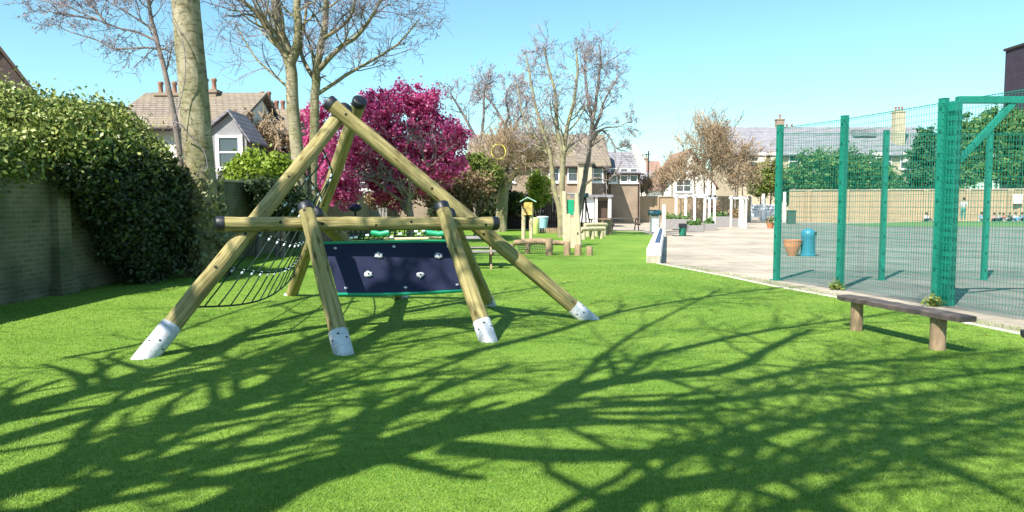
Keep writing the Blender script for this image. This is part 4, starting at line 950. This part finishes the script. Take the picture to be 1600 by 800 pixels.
# ------------------------------------------------------------------ tree behind the viewer: its limbs shade the lawn
OFF = Vector((SD.x, SD.y, 0))/(-SD.z)            # ground shift per metre of height
rg = random.Random(77); big, tw = MB(), MB(); RS = 1.08
fork = Vector((-6.9, -2.2, 4.6))
t = tree_root('bare_tree', 'large bare tree behind the viewer that throws the branch shadows on the lawn', 'tree', (-7.0, -2.4))
def lift(px, py, h): g_ = G(px, py, .02); return g_-OFF*h+Vector((0, 0, h))
limb(big, tw, [(-7.0, -2.6, -.1), (-7.0, -2.5, 2), fork], .42, .36, rg, n=0, sides=16)
def slimb(px, h0, h1, r0, r1, n, L0=1.5, L1=.9, lev=2, root=True):
    h0 = 4.6+(h0-4.6)*.75; h1 = 4.6+(h1-4.6)*.75
    m = len(px); pts = [lift(x, y, h0+(h1-h0)*i/(m-1)) for i, (x, y) in enumerate(px)]
    if root: pts = [fork, fork.lerp(pts[0], .5)+Vector((0, 0, -.1))]+pts
    limb(big, tw, pts, r0*RS, r1*RS, rg, n=int(n*1.5), lev=lev, L0=L0*1.2, L1=L1*1.2, rr=.38, rmin=.008, thr=.03, t0=.2, spread=.65, up=.15, kidsn=(1, 3), ratio=.62)
slimb([(-60, 672), (60, 634), (200, 592), (330, 552), (400, 515), (480, 490), (560, 470)], 7.0, 10.0, .21, .05, 14)
slimb([(200, 605), (330, 583), (470, 560), (640, 535), (800, 505)], 8.0, 10.5, .09, .03, 12, root=False)
slimb([(-40, 775), (120, 718), (270, 665), (390, 620), (470, 570), (540, 520), (640, 470)], 6.6, 10.5, .24, .05, 14)
slimb([(280, 662), (420, 640), (520, 600), (640, 590), (760, 545)], 7.6, 10.5, .11, .03, 12, root=False)
slimb([(0, 830), (170, 760), (300, 718), (420, 700), (520, 668), (660, 620), (800, 570)], 6.8, 11, .17, .045, 14)
slimb([(250, 835), (450, 752), (600, 705), (700, 675), (820, 640), (920, 605), (1010, 590), (1140, 578), (1200, 545), (1270, 515)], 6.2, 11.5, .25, .045, 17)
slimb([(700, 700), (900, 712), (1090, 705), (1190, 680), (1300, 648), (1420, 620), (1600, 600)], 7.8, 11.5, .11, .03, 20, root=False)
slimb([(940, 632), (1100, 628), (1250, 612), (1400, 600), (1600, 575)], 9, 11.5, .08, .03, 16, root=False)
slimb([(850, 850), (1010, 768), (1200, 745), (1270, 722), (1370, 690), (1500, 655), (1620, 625)], 6.8, 11, .16, .03, 18)
slimb([(1000, 850), (1260, 785), (1350, 740), (1450, 695), (1620, 650)], 7.2, 10.5, .10, .025, 14)
slimb([(1190, 655), (1400, 662), (1620, 665)], 9.5, 11, .05, .02, 8, root=False)
slimb([(890, 610), (940, 560), (985, 525), (1060, 485), (1120, 455)], 9.8, 12, .05, .02, 10, root=False)
slimb([(540, 560), (600, 520), (680, 508), (760, 512), (860, 480)], 9, 11, .10, .03, 12, root=False)
slimb([(300, 600), (470, 535), (600, 490), (760, 462), (900, 440)], 9.5, 13.5, .13, .03, 22)
slimb([(700, 560), (860, 520), (980, 485), (1120, 462), (1260, 445)], 10.5, 13, .075, .03, 22, root=False)
slimb([(420, 480), (540, 450), (640, 425), (720, 410)], 10.5, 13, .07, .02, 14, root=False)
slimb([(100, 560), (230, 535), (330, 500), (420, 470)], 9.5, 12, .05, .02, 10, root=False)
slimb([(1000, 560), (1180, 520), (1320, 500), (1450, 480)], 11, 13, .07, .02, 16, root=False)
slimb([(1150, 600), (1300, 570), (1450, 560), (1600, 545)], 11, 12.5, .07, .02, 16, root=False)
slimb([(1370, 690), (1500, 740), (1600, 790)], 8.6, 10, .07, .02, 10, root=False)
big.build('trunk', M['bark'], t, smooth=True, fixn=False); tw.build('crown', M['twig'], t, fixn=False)
print('TREE verts', len(big.v), len(tw.v))

# ------------------------------------------------------------------ mid-ground play things
def at(px, Y): return Vector((P(px, 340, Y).x, Y, 0))
# picnic table seen through the frame
def picnic(label, c, rz, m='greylog', topm='paletimber', L_=1.5, s=1.0):
    t = thing('picnic_table', label, 'picnic table', c); R = Matrix.Rotation(rz, 3, 'Z')
    def B(mb, p, d): mb.box(Vector(c)+R @ Vector(p), d, R=R)
    mb = MB(); [B(mb, (0, y, .72), (L_, .13, .04)) for y in (-.28, -.14, 0, .14, .28)]; mb.build('tabletop', M[topm], t, bevel=.004)
    for y in (-.68, .68):
        mb = MB(); B(mb, (0, y-.065, .43), (L_, .125, .04)); B(mb, (0, y+.065, .43), (L_, .125, .04)); mb.build('seat', M[topm], t, bevel=.004)
    for x in (-L_/2+.2, L_/2-.2):
        for sy in (-1, 1):
            mb = MB(); mb.beam(Vector(c)+R @ Vector((x, sy*.25, .70)), Vector(c)+R @ Vector((x, sy*.62, 0)), .09, .045, up=R @ Vector((1, 0, 0))); mb.build('leg', M[m], t)
        mb = MB(); B(mb, (x+.05, 0, .37), (.045, 1.5, .09)); B(mb, (x+.05, 0, .67), (.045, .7, .07)); mb.build('crosspiece', M[m], t)
    return t
picnic('grey timber picnic table behind the right legs of the climbing frame', G(742, 418), 0.05, 'oldlog', 'sleeper', 1.15)
picnic('long dark picnic table in front of the yellow wall left of the drum', at(975, 43), .03, 'dark', 'greylog', 1.9)
picnic('dark picnic table just left of the brown door post', at(935, 40.5), .1, 'dark', 'oldlog', 1.3)
# log benches
def logbench(label, a, b, z=.45):
    t = thing('log_bench', label, 'bench', a.lerp(b, .5)); d = (b-a).normalized()
    mb = MB(); mb.tube([a+Vector((0, 0, z)), a.lerp(b, .5)+Vector((0, 0, z+.01)), b+Vector((0, 0, z))], .10, 10); mb.build('seat', M['paletimber'], t, smooth=True)
    for f in (.12, .5, .88):
        p = a.lerp(b, f); mb = MB(); mb.tube([p, p+Vector((0, 0, z-.08))], .11, 10); mb.build('log_leg', M['paletimber'], t, smooth=True)
logbench('pale log bench on stump legs beside the climbing posts', at(907, 31.5), at(944, 32.5))
logbench('second pale log bench a little behind the first one', at(914, 34.5), at(948, 35.5), .55)
# stumps
sp = None
for px, py, h, r, lb in ((858, 400, .52, .105, 'timber stump under the right end of the balancing log'), (886, 400, .42, .10, 'timber stump just right of the balancing log'), (903, 400, .34, .10, 'second timber stump from the right in the row'), (921, 400, .28, .095, 'shortest timber stump at the right end of the row')):
    p = G(px, py); mb = MB(); rr = random.Random(px); mb.tube([p+Vector((0, 0, z)) for z in (-.05, h*.5, h-.015)]+[p+Vector((0, 0, h))], [r*1.04, r, r, r*.9], 14)
    o = mb.build('stump', M['oldlog'], None, origin=p, smooth=True); tag(o, lb, 'stump', 'stepping stumps on the lawn')
# balancing log with net under it
t = thing('balance_log', 'low balancing log on short posts with rope net hanging below', 'balance beam', G(835, 398))
Yb = 22.2; mb = MB(); mb.tube([P(803, 379, Yb), P(822, 378, Yb), P(845, 377, Yb), P(862, 379, Yb-.1), P(888, 380, Yb-.2)], [.075, .095, .10, .08, .06], 12); mb.build('log', M['oldlog'], t, smooth=True)
for px in (799, 824, 885):
    p = at(px, Yb); mb = MB(); mb.tube([p, p+Vector((.02, 0, .33))], .085, 10); mb.build('post', M['oldlog'], t, smooth=True)
mb = MB()
for i in range(14):
    a = P(808+i*4.2, 381, Yb-.1); b = P(812+i*4, 390, Yb-.25); mb.tube([a, a.lerp(b, .5)+Vector((.02, 0, -.02)), b], .010, 4)
for py in (383, 386, 389): mb.tube([P(808+i*6, py+1.6*math.sin(i/9*math.pi), Yb-.18) for i in range(10)], .010, 4)
mb.build('rope_net', M['rope'], t)
# little shelter on posts
Y = 29.5; t = thing('post_shelter', 'small honey timber box with mint green pitched roof on two pale posts', 'post box shelter', at(824, Y))
for px in (818, 830):
    p = at(px, Y); mb = MB(); mb.tube([p, p+Vector((0, 0, 1.0)), Vector((p.x, p.y, 1.45))], .085, 10); mb.build('post', M['paletimber'], t, smooth=True)
q = P(825, 326, Y); mb = MB(); mb.box((q.x, Y, q.z), (.34, .36, .5)); mb.build('box', M['honey'], t, bevel=.01)
mb = MB(); a = P(812, 316, Y-.25); b = P(824, 309, Y-.25); c = P(838, 316, Y-.25)
mb.extr([a, b, b+Vector((0, 0, .04)), a+Vector((0, 0, .04))], (0, .5, 0)); mb.extr([b, c, c+Vector((0, 0, .04)), b+Vector((0, 0, .04))], (0, .5, 0)); mb.build('roof', M['mint'], t)
mb = MB(); mb.beam(P(814, 318, Y-.2), P(824, 335, Y-.2), .05, .05); mb.build('brace', M['dark'], t)
# climbing tower
Y = 26.5; t = thing('climbing_tower', 'pale timber climbing posts with green panel and standing planks', 'climbing posts', at(893, Y))
for (a, b, r) in (((884, 376), (882, 299), .085), ((906, 370), (901, 302), .08)):
    A = at(a[0], Y); B_ = P(b[0], b[1], Y); mb = MB(); mb.tube([A, A.lerp(B_, .5), B_], [r*1.1, r, r*.95], 12); mb.build('post', M['paletimber'], t, smooth=True)
mb = MB(); mb.tube([P(880, 303, Y), P(903, 303, Y)], .035, 8); mb.build('crossbar', M['sleeper'], t, smooth=True)
mb = MB(); a, b = P(886, 312, Y+.05), P(897, 336, Y+.05); mb.box((a+b)/2, (b.x-a.x, .04, a.z-b.z)); mb.build('green_panel', M['green'], t, bevel=.01)
for px, y0, w in ((888, 334, .13), (894, 340, .12), (899, 331, .11)):
    q = P(px, y0, Y-1.1); mb = MB(); mb.box((q.x, Y-1.1, q.z/2), (w, .06, q.z)); mb.build('plank', M['paletimber'], t, bevel=.008)
mb = MB(); q = P(892, 300, Y-1.0); mb.box((q.x, Y-1.0, .5), (.55, .05, .1)); mb.build('rail', M['paletimber'], t)
# leaning posts beside white shed
t = thing('timber_tripod', 'dark leaning poles with a black cap in front of the white shed wall', 'pole frame', at(915, 36))
for a, b in (((907, 352), (913, 306)), ((925, 352), (914, 306)), ((916, 350), (915, 306))):
    mb = MB(); mb.tube([at(a[0], 36), P(b[0], b[1], 36)], .04, 8); mb.build('pole', M['dark'], t, smooth=True)
q = P(912, 305, 36); mb = MB(); mb.box(q, (.45, .3, .2)); mb.build('cap', M['teal'], t, bevel=.03)
# stumps / seats cluster by picnic table
for px, w, h, lb in ((918, .38, .62, 'broad brown stump seat in front of the white shed'), (946, .34, .75, 'tall brown stump below the brown door'), (904, .2, .5, 'reddish brown stump just right of the climbing posts')):
    p = at(px, 37); mb = MB(); mb.tube([p, p+Vector((0, 0, h*.5)), p+Vector((0, 0, h))], [w*1.05, w*.95, w], 14); tag(mb.build('stump', M['oldlog'], None, origin=p, smooth=True), lb, 'stump', 'stump seats near the white shed')
# white shed with brown door
Y = 50; t = thing('garden_shed', 'white walled store with dark brown door at the end of the lawn', 'shed', at(925, Y))
a, b, c, d = at(903, Y), at(928, Y), at(932, Y), at(950, Y); top = P(903, 308, Y).z
mb = MB(); mb.box(((a.x+b.x)/2, Y+1.2, top/2), (b.x-a.x, 2.4, top)); mb.build('wall', M['white'], t)
mb = MB(); mb.box(((c.x+d.x)/2, Y+1.4, top/2), (d.x-c.x+.2, 2.2, top)); mb.build('brick_side', M['housebrick'], t)
mb = MB(); q0, q1 = P(936, 314, Y), P(949, 344, Y); mb.box(((q0.x+q1.x)/2, Y+.27, (q0.z)/2), (q1.x-q0.x, .06, q0.z)); mb.build('door', M['door'], t)
mb = MB(); mb.box((at(931, Y).x, Y-.1, top/2), (.16, .16, top)); mb.box((at(952, Y).x, Y-.1, top/2), (.2, .16, top)); mb.build('door_post', M['white'], t)
mb = MB(); mb.box(((a.x+d.x)/2, Y+1.2, top+.08), (d.x-a.x+.6, 3.0, .16)); mb.build('roof', M['slate'], t)
# barrels
p = at(848, 40.5); mb = MB(); mb.lathe(p+Vector((0, 0, .15)), [(.22, 0), (.25, .25), (.30, .55), (.31, .66)], 18); tb = mb.build('water_butt', M['butt'], None, origin=p, smooth=True); tag(tb, 'pale blue tapered water butt with lid in front of the dark fence', 'water butt')
mb = MB(); mb.lathe(p+Vector((0, 0, .81)), [(.34, 0), (.34, .04), (.2, .07)], 18); mb.build('lid', M['clip'], tb, smooth=True)
mb = MB(); mb.box(p+Vector((0, 0, .075)), (.6, .6, .15)); mb.build('stand', M['coping'], tb)
p = at(835, 38); mb = MB(); mb.lathe(p, [(.24, 0), (.27, .4), (.26, .8), (.2, .85)], 16); tag(mb.build('barrel', M['lime'], None, origin=p, smooth=True), 'yellow green barrel beside the small roofed box', 'barrel')
p = at(862, 38.5); mb = MB(); q = at(878, 38.5)
for i in range(14): mb.box((p.x-.7+i*.13, 38.5, .14), (.11, .11, .3))
tag(mb.build('log_edging', M['oldlog'], None, origin=p), 'low upright log edging behind the lichen covered tree', 'edging')
# net climber behind the board
Y = 19; t = thing('net_climber', 'low rope net with green tubes behind the navy climbing board', 'net climber', at(620, Y))
mb = MB(); rr = random.Random(2)
for i in range(22): x0 = 545+i*7.6; mb.tube([P(x0, 373, Y+.3), P(x0+4, 365+rr.uniform(-1, 1), Y), P(x0+3, 357, Y-.2)], .016, 5)
for py in (359, 364, 369, 374): mb.tube([P(540+i*14, py+rr.uniform(-1, 1), Y) for i in range(13)], .016, 5)
mb.build('rope_net', M['rope'], t)
for a, b in ((580, 608), (664, 706)):
    mb = MB(); mb.tube([P(a, 363, Y-.3), P((a+b)/2, 366, Y-.3), P(b, 363, Y-.3)], .075, 10); mb.build('green_tube', M['green'], t, smooth=True)
mb = MB()
for px, py in ((549, 372), (556, 371), (574, 368), (612, 371), (625, 366), (650, 362), (655, 366), (662, 361), (700, 370)): mb.tube([P(px-2.5, py, Y-.4), P(px+2.5, py-.6, Y-.4)], .03, 8)
mb.build('rope_clip', M['clip'], t, smooth=True)
for px in (538, 712):
    p = at(px, Y); mb = MB(); mb.tube([p, p+Vector((0, 0, .8))], .08, 10); mb.build('post', M['log'], t, smooth=True)
mb = MB(); mb.tube([P(600, 374, Y-.1), P(690, 372, Y-.1)], .04, 8); mb.build('rail', M['paletimber'], t, smooth=True)
# dark blue dish behind
Y = 30; t = thing('covered_stand', 'dark blue rounded cover on a stand behind the cross log', 'cover', at(555, Y))
q = P(555, 325, Y); mb = MB(); mb.lathe(q+Vector((0, 0, -.14)), [(.10, 0), (.24, .07), (.28, .16), (.22, .26), (.08, .32)], 18); mb.build('cover', M['navy'], t, smooth=True)
mb = MB(); mb.tube([at(555, Y), q+Vector((0, 0, -.1))], .04, 8); mb.build('stand', M['dark'], t)

# ------------------------------------------------------------------ playground side
# low white wall with dark plank
t = thing('low_wall', 'low white wall with a dark plank on top between lawn and paving', 'wall', (3.7, 18.8, 0))
a, b = Vector((3.62, 18.75, 0)), Vector((6.95, 34.5, 0)); d = (b-a).normalized(); s = Vector((d.y, -d.x, 0))
mb = MB(); mb.beam(a+Vector((0, 0, .2)), b+Vector((0, 0, .2)), .36, .4); mb.build('wall', M['white'], t, bevel=.02)
mb = MB(); p, q = a.lerp(b, .16)+s*.05+Vector((0, 0, .425)), a.lerp(b, .9)+s*.05+Vector((0, 0, .425)); mb.beam(p, q, .13, .045); mb.build('plank', M['navy'], t, bevel=.005)
mb = MB(); mb.beam(a-d*.1+Vector((0, 0, .11)), a-d*.01+Vector((0, 0, .11)), .34, .22); mb.build('end_block', M['coping'], t, bevel=.02)
# post with dark drum
Y = 36; t = thing('drum_stand', 'dark teal oval drum on a pale timber stand beyond the low white wall', 'drum stand', at(1030, Y))
q = P(1023, 333, Y); mb = MB(); mb.tube([q+Vector((-.32, 0, 0)), q+Vector((-.26, 0, 0)), q+Vector((.26, 0, 0)), q+Vector((.32, 0, 0))], [.10, .16, .16, .10], 16); mb.build('drum', M['teal'], t, smooth=True)
for px in (1037,):
    p = at(px, Y); mb = MB(); mb.box((p.x, Y, .75), (.15, .15, 1.5)); mb.build('post', M['render'], t, bevel=.01)
mb = MB(); mb.box((P(1024, 300, Y).x, Y+.05, .55), (.5, .08, .75)); mb.build('board', M['white'], t, bevel=.01)
for px in (1016, 1030):
    p = at(px, Y-.1); mb = MB(); mb.tube([p, p+Vector((0, 0, 1.0))], .03, 8); mb.build('leg', M['sleeper'], t)
# green box seat
Y = 35.5; t = thing('litter_bin', 'bottle green bin with black top and a side shelf on the pale paving', 'bin', at(1067, Y))
p = at(1067, Y); mb = MB(); mb.lathe(p, [(.17, 0), (.19, .38), (.19, .40)], 4); mb.build('body', M['binGreen'], t)
mb = MB(); mb.box(p+Vector((0, 0, .5)), (.34, .34, .2)); mb.build('top', M['black'], t, bevel=.02)
mb = MB(); mb.box(p+Vector((-.3, 0, .30)), (.34, .25, .04)); mb.box(p+Vector((0, 0, .012)), (.95, .6, .02)); mb.build('shelf', M['dark'], t)
# timber planters
for (x0, x1, Y, h, lb) in ((1040, 1080, 45, .62, 'grey sleeper planter behind the bottle green bin'), (1076, 1100, 41, .35, 'low grey sleeper planter right of the bottle green bin'), (1112, 1140, 50, .7, 'grey sleeper planter right of the second white arch'), (1103, 1121, 43, .4, 'low planter with green plants between the arches'), (1146, 1161, 52, .55, 'small grey planter beneath the last pink climbing arch')):
    a, b = at(x0, Y), at(x1, Y); t = thing('planter', lb, 'planter', a.lerp(b, .5)); mb = MB()
    mb.box(((a.x+b.x)/2, Y+.5, h/2), (b.x-a.x, 1.0, h)); mb.build('box', M['sleeper'], t, bevel=.02)
    rng = np.random.default_rng(x0); q = np.stack([rng.uniform(a.x+.1, b.x-.1, 240), rng.uniform(Y+.1, Y+.9, 240), h+abs(rng.normal(0, .13, 240))], 1)
    qmesh('plants', leaf_quads(q, .1, rng, up=1), L['hedge' if x0 != 1146 else 'copper'], t)
# white arches
for i, (xa, xb, Y, top, lb, m) in enumerate(((1056, 1071, 49, 309, 'leftmost white painted timber arch in front of the yellow wall', 'white'), (1085, 1101, 46, 309, 'second white timber arch from the left with the brightest posts', 'white'), (1108, 1116, 44, 311, 'narrow white arch with a dark top in the middle of the row', 'white'), (1142, 1156, 50, 311, 'cream timber arch near the right end of the row', 'render'), (1160, 1165, 47, 313, 'narrow cream arch at the right end of the row', 'render'))):
    t = thing('timber_arch', lb, 'arch', at((xa+xb)/2, Y), 'timber arches on the playground'); zt = P(xa, top, Y).z
    for px in (xa, xb):
        p = at(px, Y); mb = MB(); mb.box((p.x, Y, zt/2), (.13, .13, zt)); mb.build('post', M[m], t, bevel=.01)
    a, b = at(xa, Y), at(xb, Y)
    mb = MB(); mb.box(((a.x+b.x)/2, Y, zt+.06), (b.x-a.x+.3, .1, .14)); mb.build('crossbeam', M[m], t, bevel=.01)
    mb = MB()
    for px in (xa, xb): mb.box((at(px, Y).x, Y, zt+.18), (.08, .5, .1))
    mb.build('rafter', M[m if i not in (2,) else 'dark'], t)
shrub('shrub', 'small pinkish brown shrub between the arches and the yellow wall', 55, [(1112, 335, .5, .8, 1), (1150, 337, .6, .7, 1)], 1300, .1, 'copper', 81, bare=5, clump_r=.25)
# car behind the gate
def car(label, c, rz, m):
    t = thing('parked_car', label, 'car', c); R = Matrix.Rotation(rz, 3, 'Z'); W = 1.7
    prof = [(-2.0, .35), (-2.05, .7), (-1.95, .92), (-1.1, 1.0), (-.45, 1.42), (.9, 1.45), (1.6, 1.05), (1.98, .95), (2.05, .6), (2.0, .33)]
    T = lambda x, y, z: Vector(c)+R @ Vector((x, y, z))
    mb = MB(); n = len(prof); vs = []
    for y, sc in ((-W/2, .94), (-W/2+.1, 1), (W/2-.1, 1), (W/2, .94)):
        for x, z in prof: zz = z if z < 1.01 else z; vs.append(T(x*sc, y*(1 if z < 1.0 else .84), zz))
    fs = [(r_*n+i, r_*n+(i+1) % n, (r_+1)*n+(i+1) % n, (r_+1)*n+i) for r_ in range(3) for i in range(n)]+[tuple(range(n)), tuple(range(3*n, 4*n))]
    mb.add(vs, fs); mb.build('body', M[m], t, smooth=True)
    for sy in (-1, 1):
        mb = MB(); mb.extr([T(-.95, sy*.745, 1.02), T(-.42, sy*.735, 1.36), T(.85, sy*.735, 1.38), T(1.35, sy*.745, 1.06)], R @ Vector((0, sy*.02, 0))); mb.build('side_window', M['glass'], t)
        for x in (-1.25, 1.25):
            mb = MB(); mb.tube([T(x, sy*.72, .31), T(x, sy*.87, .31)], .31, 16); wh = mb.build('wheel', M['rubber'], t, smooth=True)
            mb = MB(); mb.tube([T(x, sy*.86, .31), T(x, sy*.885, .31)], .19, 12); mb.build('rim', M['clip'], wh)
    mb = MB(); mb.extr([T(-1.1, -.66, 1.03), T(-1.1, .66, 1.03), T(-.5, .62, 1.40), T(-.5, -.62, 1.40)], R @ Vector((-.03, 0, .02))); mb.build('windscreen', M['glass'], t)
    for sy in (-1, 1): mb = MB(); mb.box(T(-2.0, sy*.6, .72), (.12, .3, .14), R=R); mb.build('headlight', M['clip'], t, bevel=.02)
    return t
car('pale silver car parked beyond the gate in the wall gap', at(1180, 70), .15, 'carwhite')
car('white car behind the corner post of the court', at(1203, 74), 1.2, 'white')
t = thing('gate', 'white railed gate between white posts in the gap of the yellow wall', 'gate', at(1195, 64))
for px, top in ((1172, 306), (1192, 303), (1225, 300)):
    p = at(px, 64); zt = P(px, top, 64).z; mb = MB(); mb.box((p.x, 64, zt/2), (.2, .2, zt)); mb.build('post', M['white'], t, bevel=.02)
mb = MB(); a, b = at(1172, 64), at(1225, 64)
for z in (.5, 1.2, 1.5): mb.box(((a.x+b.x)/2, 64, z), (b.x-a.x-.2, .06, .06))
for i in range(24): mb.box((a.x+.2+i*(b.x-a.x-.3)/24, 64, .85), (.03, .03, 1.3))
mb.build('railings', M['clip'], t)
# terracotta pot and blue bin
p = G(1238, 400); t = thing('plant_pot', 'round terracotta pot standing beside the blue bin', 'pot', p)
mb = MB(); mb.lathe(p, [(.12, 0), (.20, .2), (.255, .38), (.25, .40), (.26, .43), (.27, .47), (.24, .475), (.22, .42)], 22); mb.build('pot', M['pot'], t, smooth=True)
mb = MB(); mb.lathe(p, [(.215, .40), (.1, .43), (.02, .44)], 16); mb.build('soil', M['dark'], t)
p = G(1262, 400); t = thing('litter_bin', 'blue round topped litter bin beside the terracotta pot', 'bin', p)
mb = MB(); mb.lathe(p, [(.22, 0), (.225, .05), (.205, .06), (.20, .58), (.21, .6), (.205, .68), (.16, .76), (.05, .80)], 24); mb.build('body', M['bluebin'], t, smooth=True)
mb = MB(); mb.box(p+Vector((.12, -.145, .665)), (.14, .06, .09)); mb.build('opening', M['black'], t, bevel=.01)
p = at(1236, 58); mb = MB(); mb.box(p+Vector((0, 0, .5)), (.55, .6, 1.0)); t = mb.build('wheeled_bin', M['binGrey'], None, origin=p, bevel=.04); tag(t, 'dark green grey wheeled bin against the yellow wall by the gate', 'bin')
mb = MB(); mb.box(p+Vector((0, -.03, 1.04)), (.6, .68, .07)); mb.build('lid', M['binGrey'], t, bevel=.02)
p = at(1204, 47); mb = MB(); mb.lathe(p, [(.16, 0), (.24, .3), (.26, .34)], 14); t = mb.build('plant_pot', M['pot'], None, origin=p, smooth=True); tag(t, 'small dark pot with a pale plant at the left of the corner post', 'pot')
rng = np.random.default_rng(3); q = np.array(p)+np.array([0, 0, .55])+rng.normal(size=(160, 3))*.13; qmesh('plant', leaf_quads(q, .08, rng), L['ivypale'], t)
# telegraph pole
p = at(1012, 85); mb = MB(); mb.tube([p, p+Vector((0, 0, P(1012, 236, 85).z))], [.11, .08], 8); t = mb.build('telegraph_pole', M['dark'], None, origin=p, smooth=True); tag(t, 'thin dark telegraph pole against the sky above the distant roofs', 'pole')
mb = MB(); q = P(1012, 241, 85); mb.box(q, (.7, .08, .08)); mb.build('crossarm', M['dark'], t)

# ------------------------------------------------------------------ people
def skinfig(name, joints, edges, m, parent, o0):
    me = bpy.data.meshes.new(name); me.from_pydata([j[0] for j in joints], edges and [tuple(e) for e in edges], []); me.materials.append(m)
    ob = bpy.data.objects.new(name, me); C.objects.link(ob); ob.parent = parent
    sk = ob.modifiers.new('skin', 'SKIN'); sd = me.skin_vertices[0].data
    for i, j in enumerate(joints): sd[i].radius = (j[1], j[1] if len(j) < 3 else j[2])
    sd[0].use_root = True
    ss = ob.modifiers.new('sub', 'SUBSURF'); ss.levels = 1; ss.render_levels = 1
    for p in me.polygons: p.use_smooth = True
    return ob
def person(label, loc, rz, pose, top, bottom, h=1.7):
    t = thing('person', label, 'person', loc, 'people along the yellow wall' if pose == 'sit' else None); s = h/1.7
    if pose == 'stand':
        J = {'pel': (0, 0, .92), 'ch': (0, 0, 1.25), 'nk': (0, 0, 1.45), 'hd': (0, -.02, 1.60), 'sl': (.17, 0, 1.38), 'el': (.24, .02, 1.12), 'hl': (.20, -.12, .90), 'sr': (-.17, 0, 1.38), 'er': (-.25, .02, 1.12), 'hr': (-.24, -.08, .88),
             'hpl': (.09, 0, .88), 'kl': (.10, -.03, .48), 'al': (.11, .02, .08), 'tl': (.12, -.14, .04), 'hpr': (-.09, 0, .88), 'kr': (-.12, .02, .48), 'ar': (-.13, .08, .08), 'tr': (-.14, -.08, .04)}
    else:
        J = {'pel': (0, 0, .12), 'ch': (0, -.03, .42), 'nk': (0, -.05, .60), 'hd': (0, -.08, .75), 'sl': (.15, -.04, .54), 'el': (.21, -.12, .34), 'hl': (.13, -.30, .30), 'sr': (-.15, -.04, .54), 'er': (-.22, -.12, .34), 'hr': (-.13, -.30, .30),
             'hpl': (.09, -.02, .12), 'kl': (.15, -.38, .38), 'al': (.12, -.58, .07), 'tl': (.12, -.72, .04), 'hpr': (-.09, -.02, .12), 'kr': (-.15, -.36, .38), 'ar': (-.12, -.56, .07), 'tr': (-.12, -.70, .04)}
    Rr = {'pel': .12, 'ch': .13, 'nk': .055, 'hd': .10, 'sl': .06, 'el': .042, 'hl': .035, 'sr': .06, 'er': .042, 'hr': .035, 'hpl': .09, 'kl': .06, 'al': .04, 'tl': .035, 'hpr': .09, 'kr': .06, 'ar': .04, 'tr': .035}
    E = [('pel', 'ch'), ('ch', 'nk'), ('nk', 'hd'), ('ch', 'sl'), ('sl', 'el'), ('el', 'hl'), ('ch', 'sr'), ('sr', 'er'), ('er', 'hr'), ('pel', 'hpl'), ('hpl', 'kl'), ('kl', 'al'), ('al', 'tl'), ('pel', 'hpr'), ('hpr', 'kr'), ('kr', 'ar'), ('ar', 'tr')]
    def fig(nm, keys, m, f):
        ks = [k for k in keys]; E2 = [(ks.index(a), ks.index(b)) for a, b in E if a in ks and b in ks]
        return skinfig(nm, [(tuple(c*s for c in J[k]), Rr[k]*s*f) for k in ks], E2, m, t, loc)
    fig('body', list(J), M['skin'], 1.0)
    fig('shirt', ['pel', 'ch', 'sl', 'el', 'sr', 'er'], CL[top], 1.16)
    fig('trousers', ['pel', 'hpl', 'kl', 'al', 'hpr', 'kr', 'ar'], CL[bottom], 1.2)
    hd = Vector(J['hd'])*s; mb = MB(); mb.ball(hd+Vector((0, .015, .035))*s, .108*s, sc=(1, 1.05, 1)); 
    o = mb.build('hair', M['hairm'], None, smooth=True); o.parent = t; o.location = (0, 0, 0)
    t.rotation_euler.z = rz
    return t
ps = at(1505, 56); person('adult standing in pale grey top and dark trousers facing the seated children', ps, -.9, 'stand', 'greyc', 'tealc', 1.78)
for i, (px, Y, rz, tp, bt, h, lb) in enumerate(((1447, 57.5, .2, 'whitec', 'darkc', 1.45, 'child in white top sitting left of the thick fence post'), (1486, 58, -.2, 'whitec', 'greyc', 1.4, 'child in white top sitting just left of the standing adult'),
        (1533, 57, .1, 'bluec', 'greyc', 1.45, 'child in blue top sitting left of the rear fence post'), (1541, 56.3, -.3, 'whitec', 'darkc', 1.4, 'child in white top sitting nearest the rear fence post'), (1553, 57.3, .1, 'pinkc', 'darkc', 1.4, 'child in pink top sitting right of the rear fence post'),
        (1561, 56.0, .3, 'greyc', 'darkc', 1.3, 'child in grey top sitting in front of the pink topped children'), (1567, 57.5, -.1, 'redc', 'greyc', 1.4, 'child in red top among the seated group at the right'), (1577, 56.6, .2, 'darkc', 'darkc', 1.35, 'child in dark top sitting right of the red topped child'),
        (1586, 56.2, 0, 'whitec', 'bluec', 1.35, 'child in white top and blue trousers near the right edge'), (1596, 57, .1, 'bluec', 'darkc', 1.4, 'child in blue top cut by the right edge of the photo'))):
    p = at(px, Y); p.z = .012+.26*math.sin(math.pi*min(1, (Y-50.5)/8.1))**.7
    person(lb, p, rz, 'sit', tp, bt, h)
for o in C.objects:
    if o.get('label', '').startswith('adult standing'): o.location.z = .012+.26*math.sin(math.pi*(56-50.5)/8.1)**.7
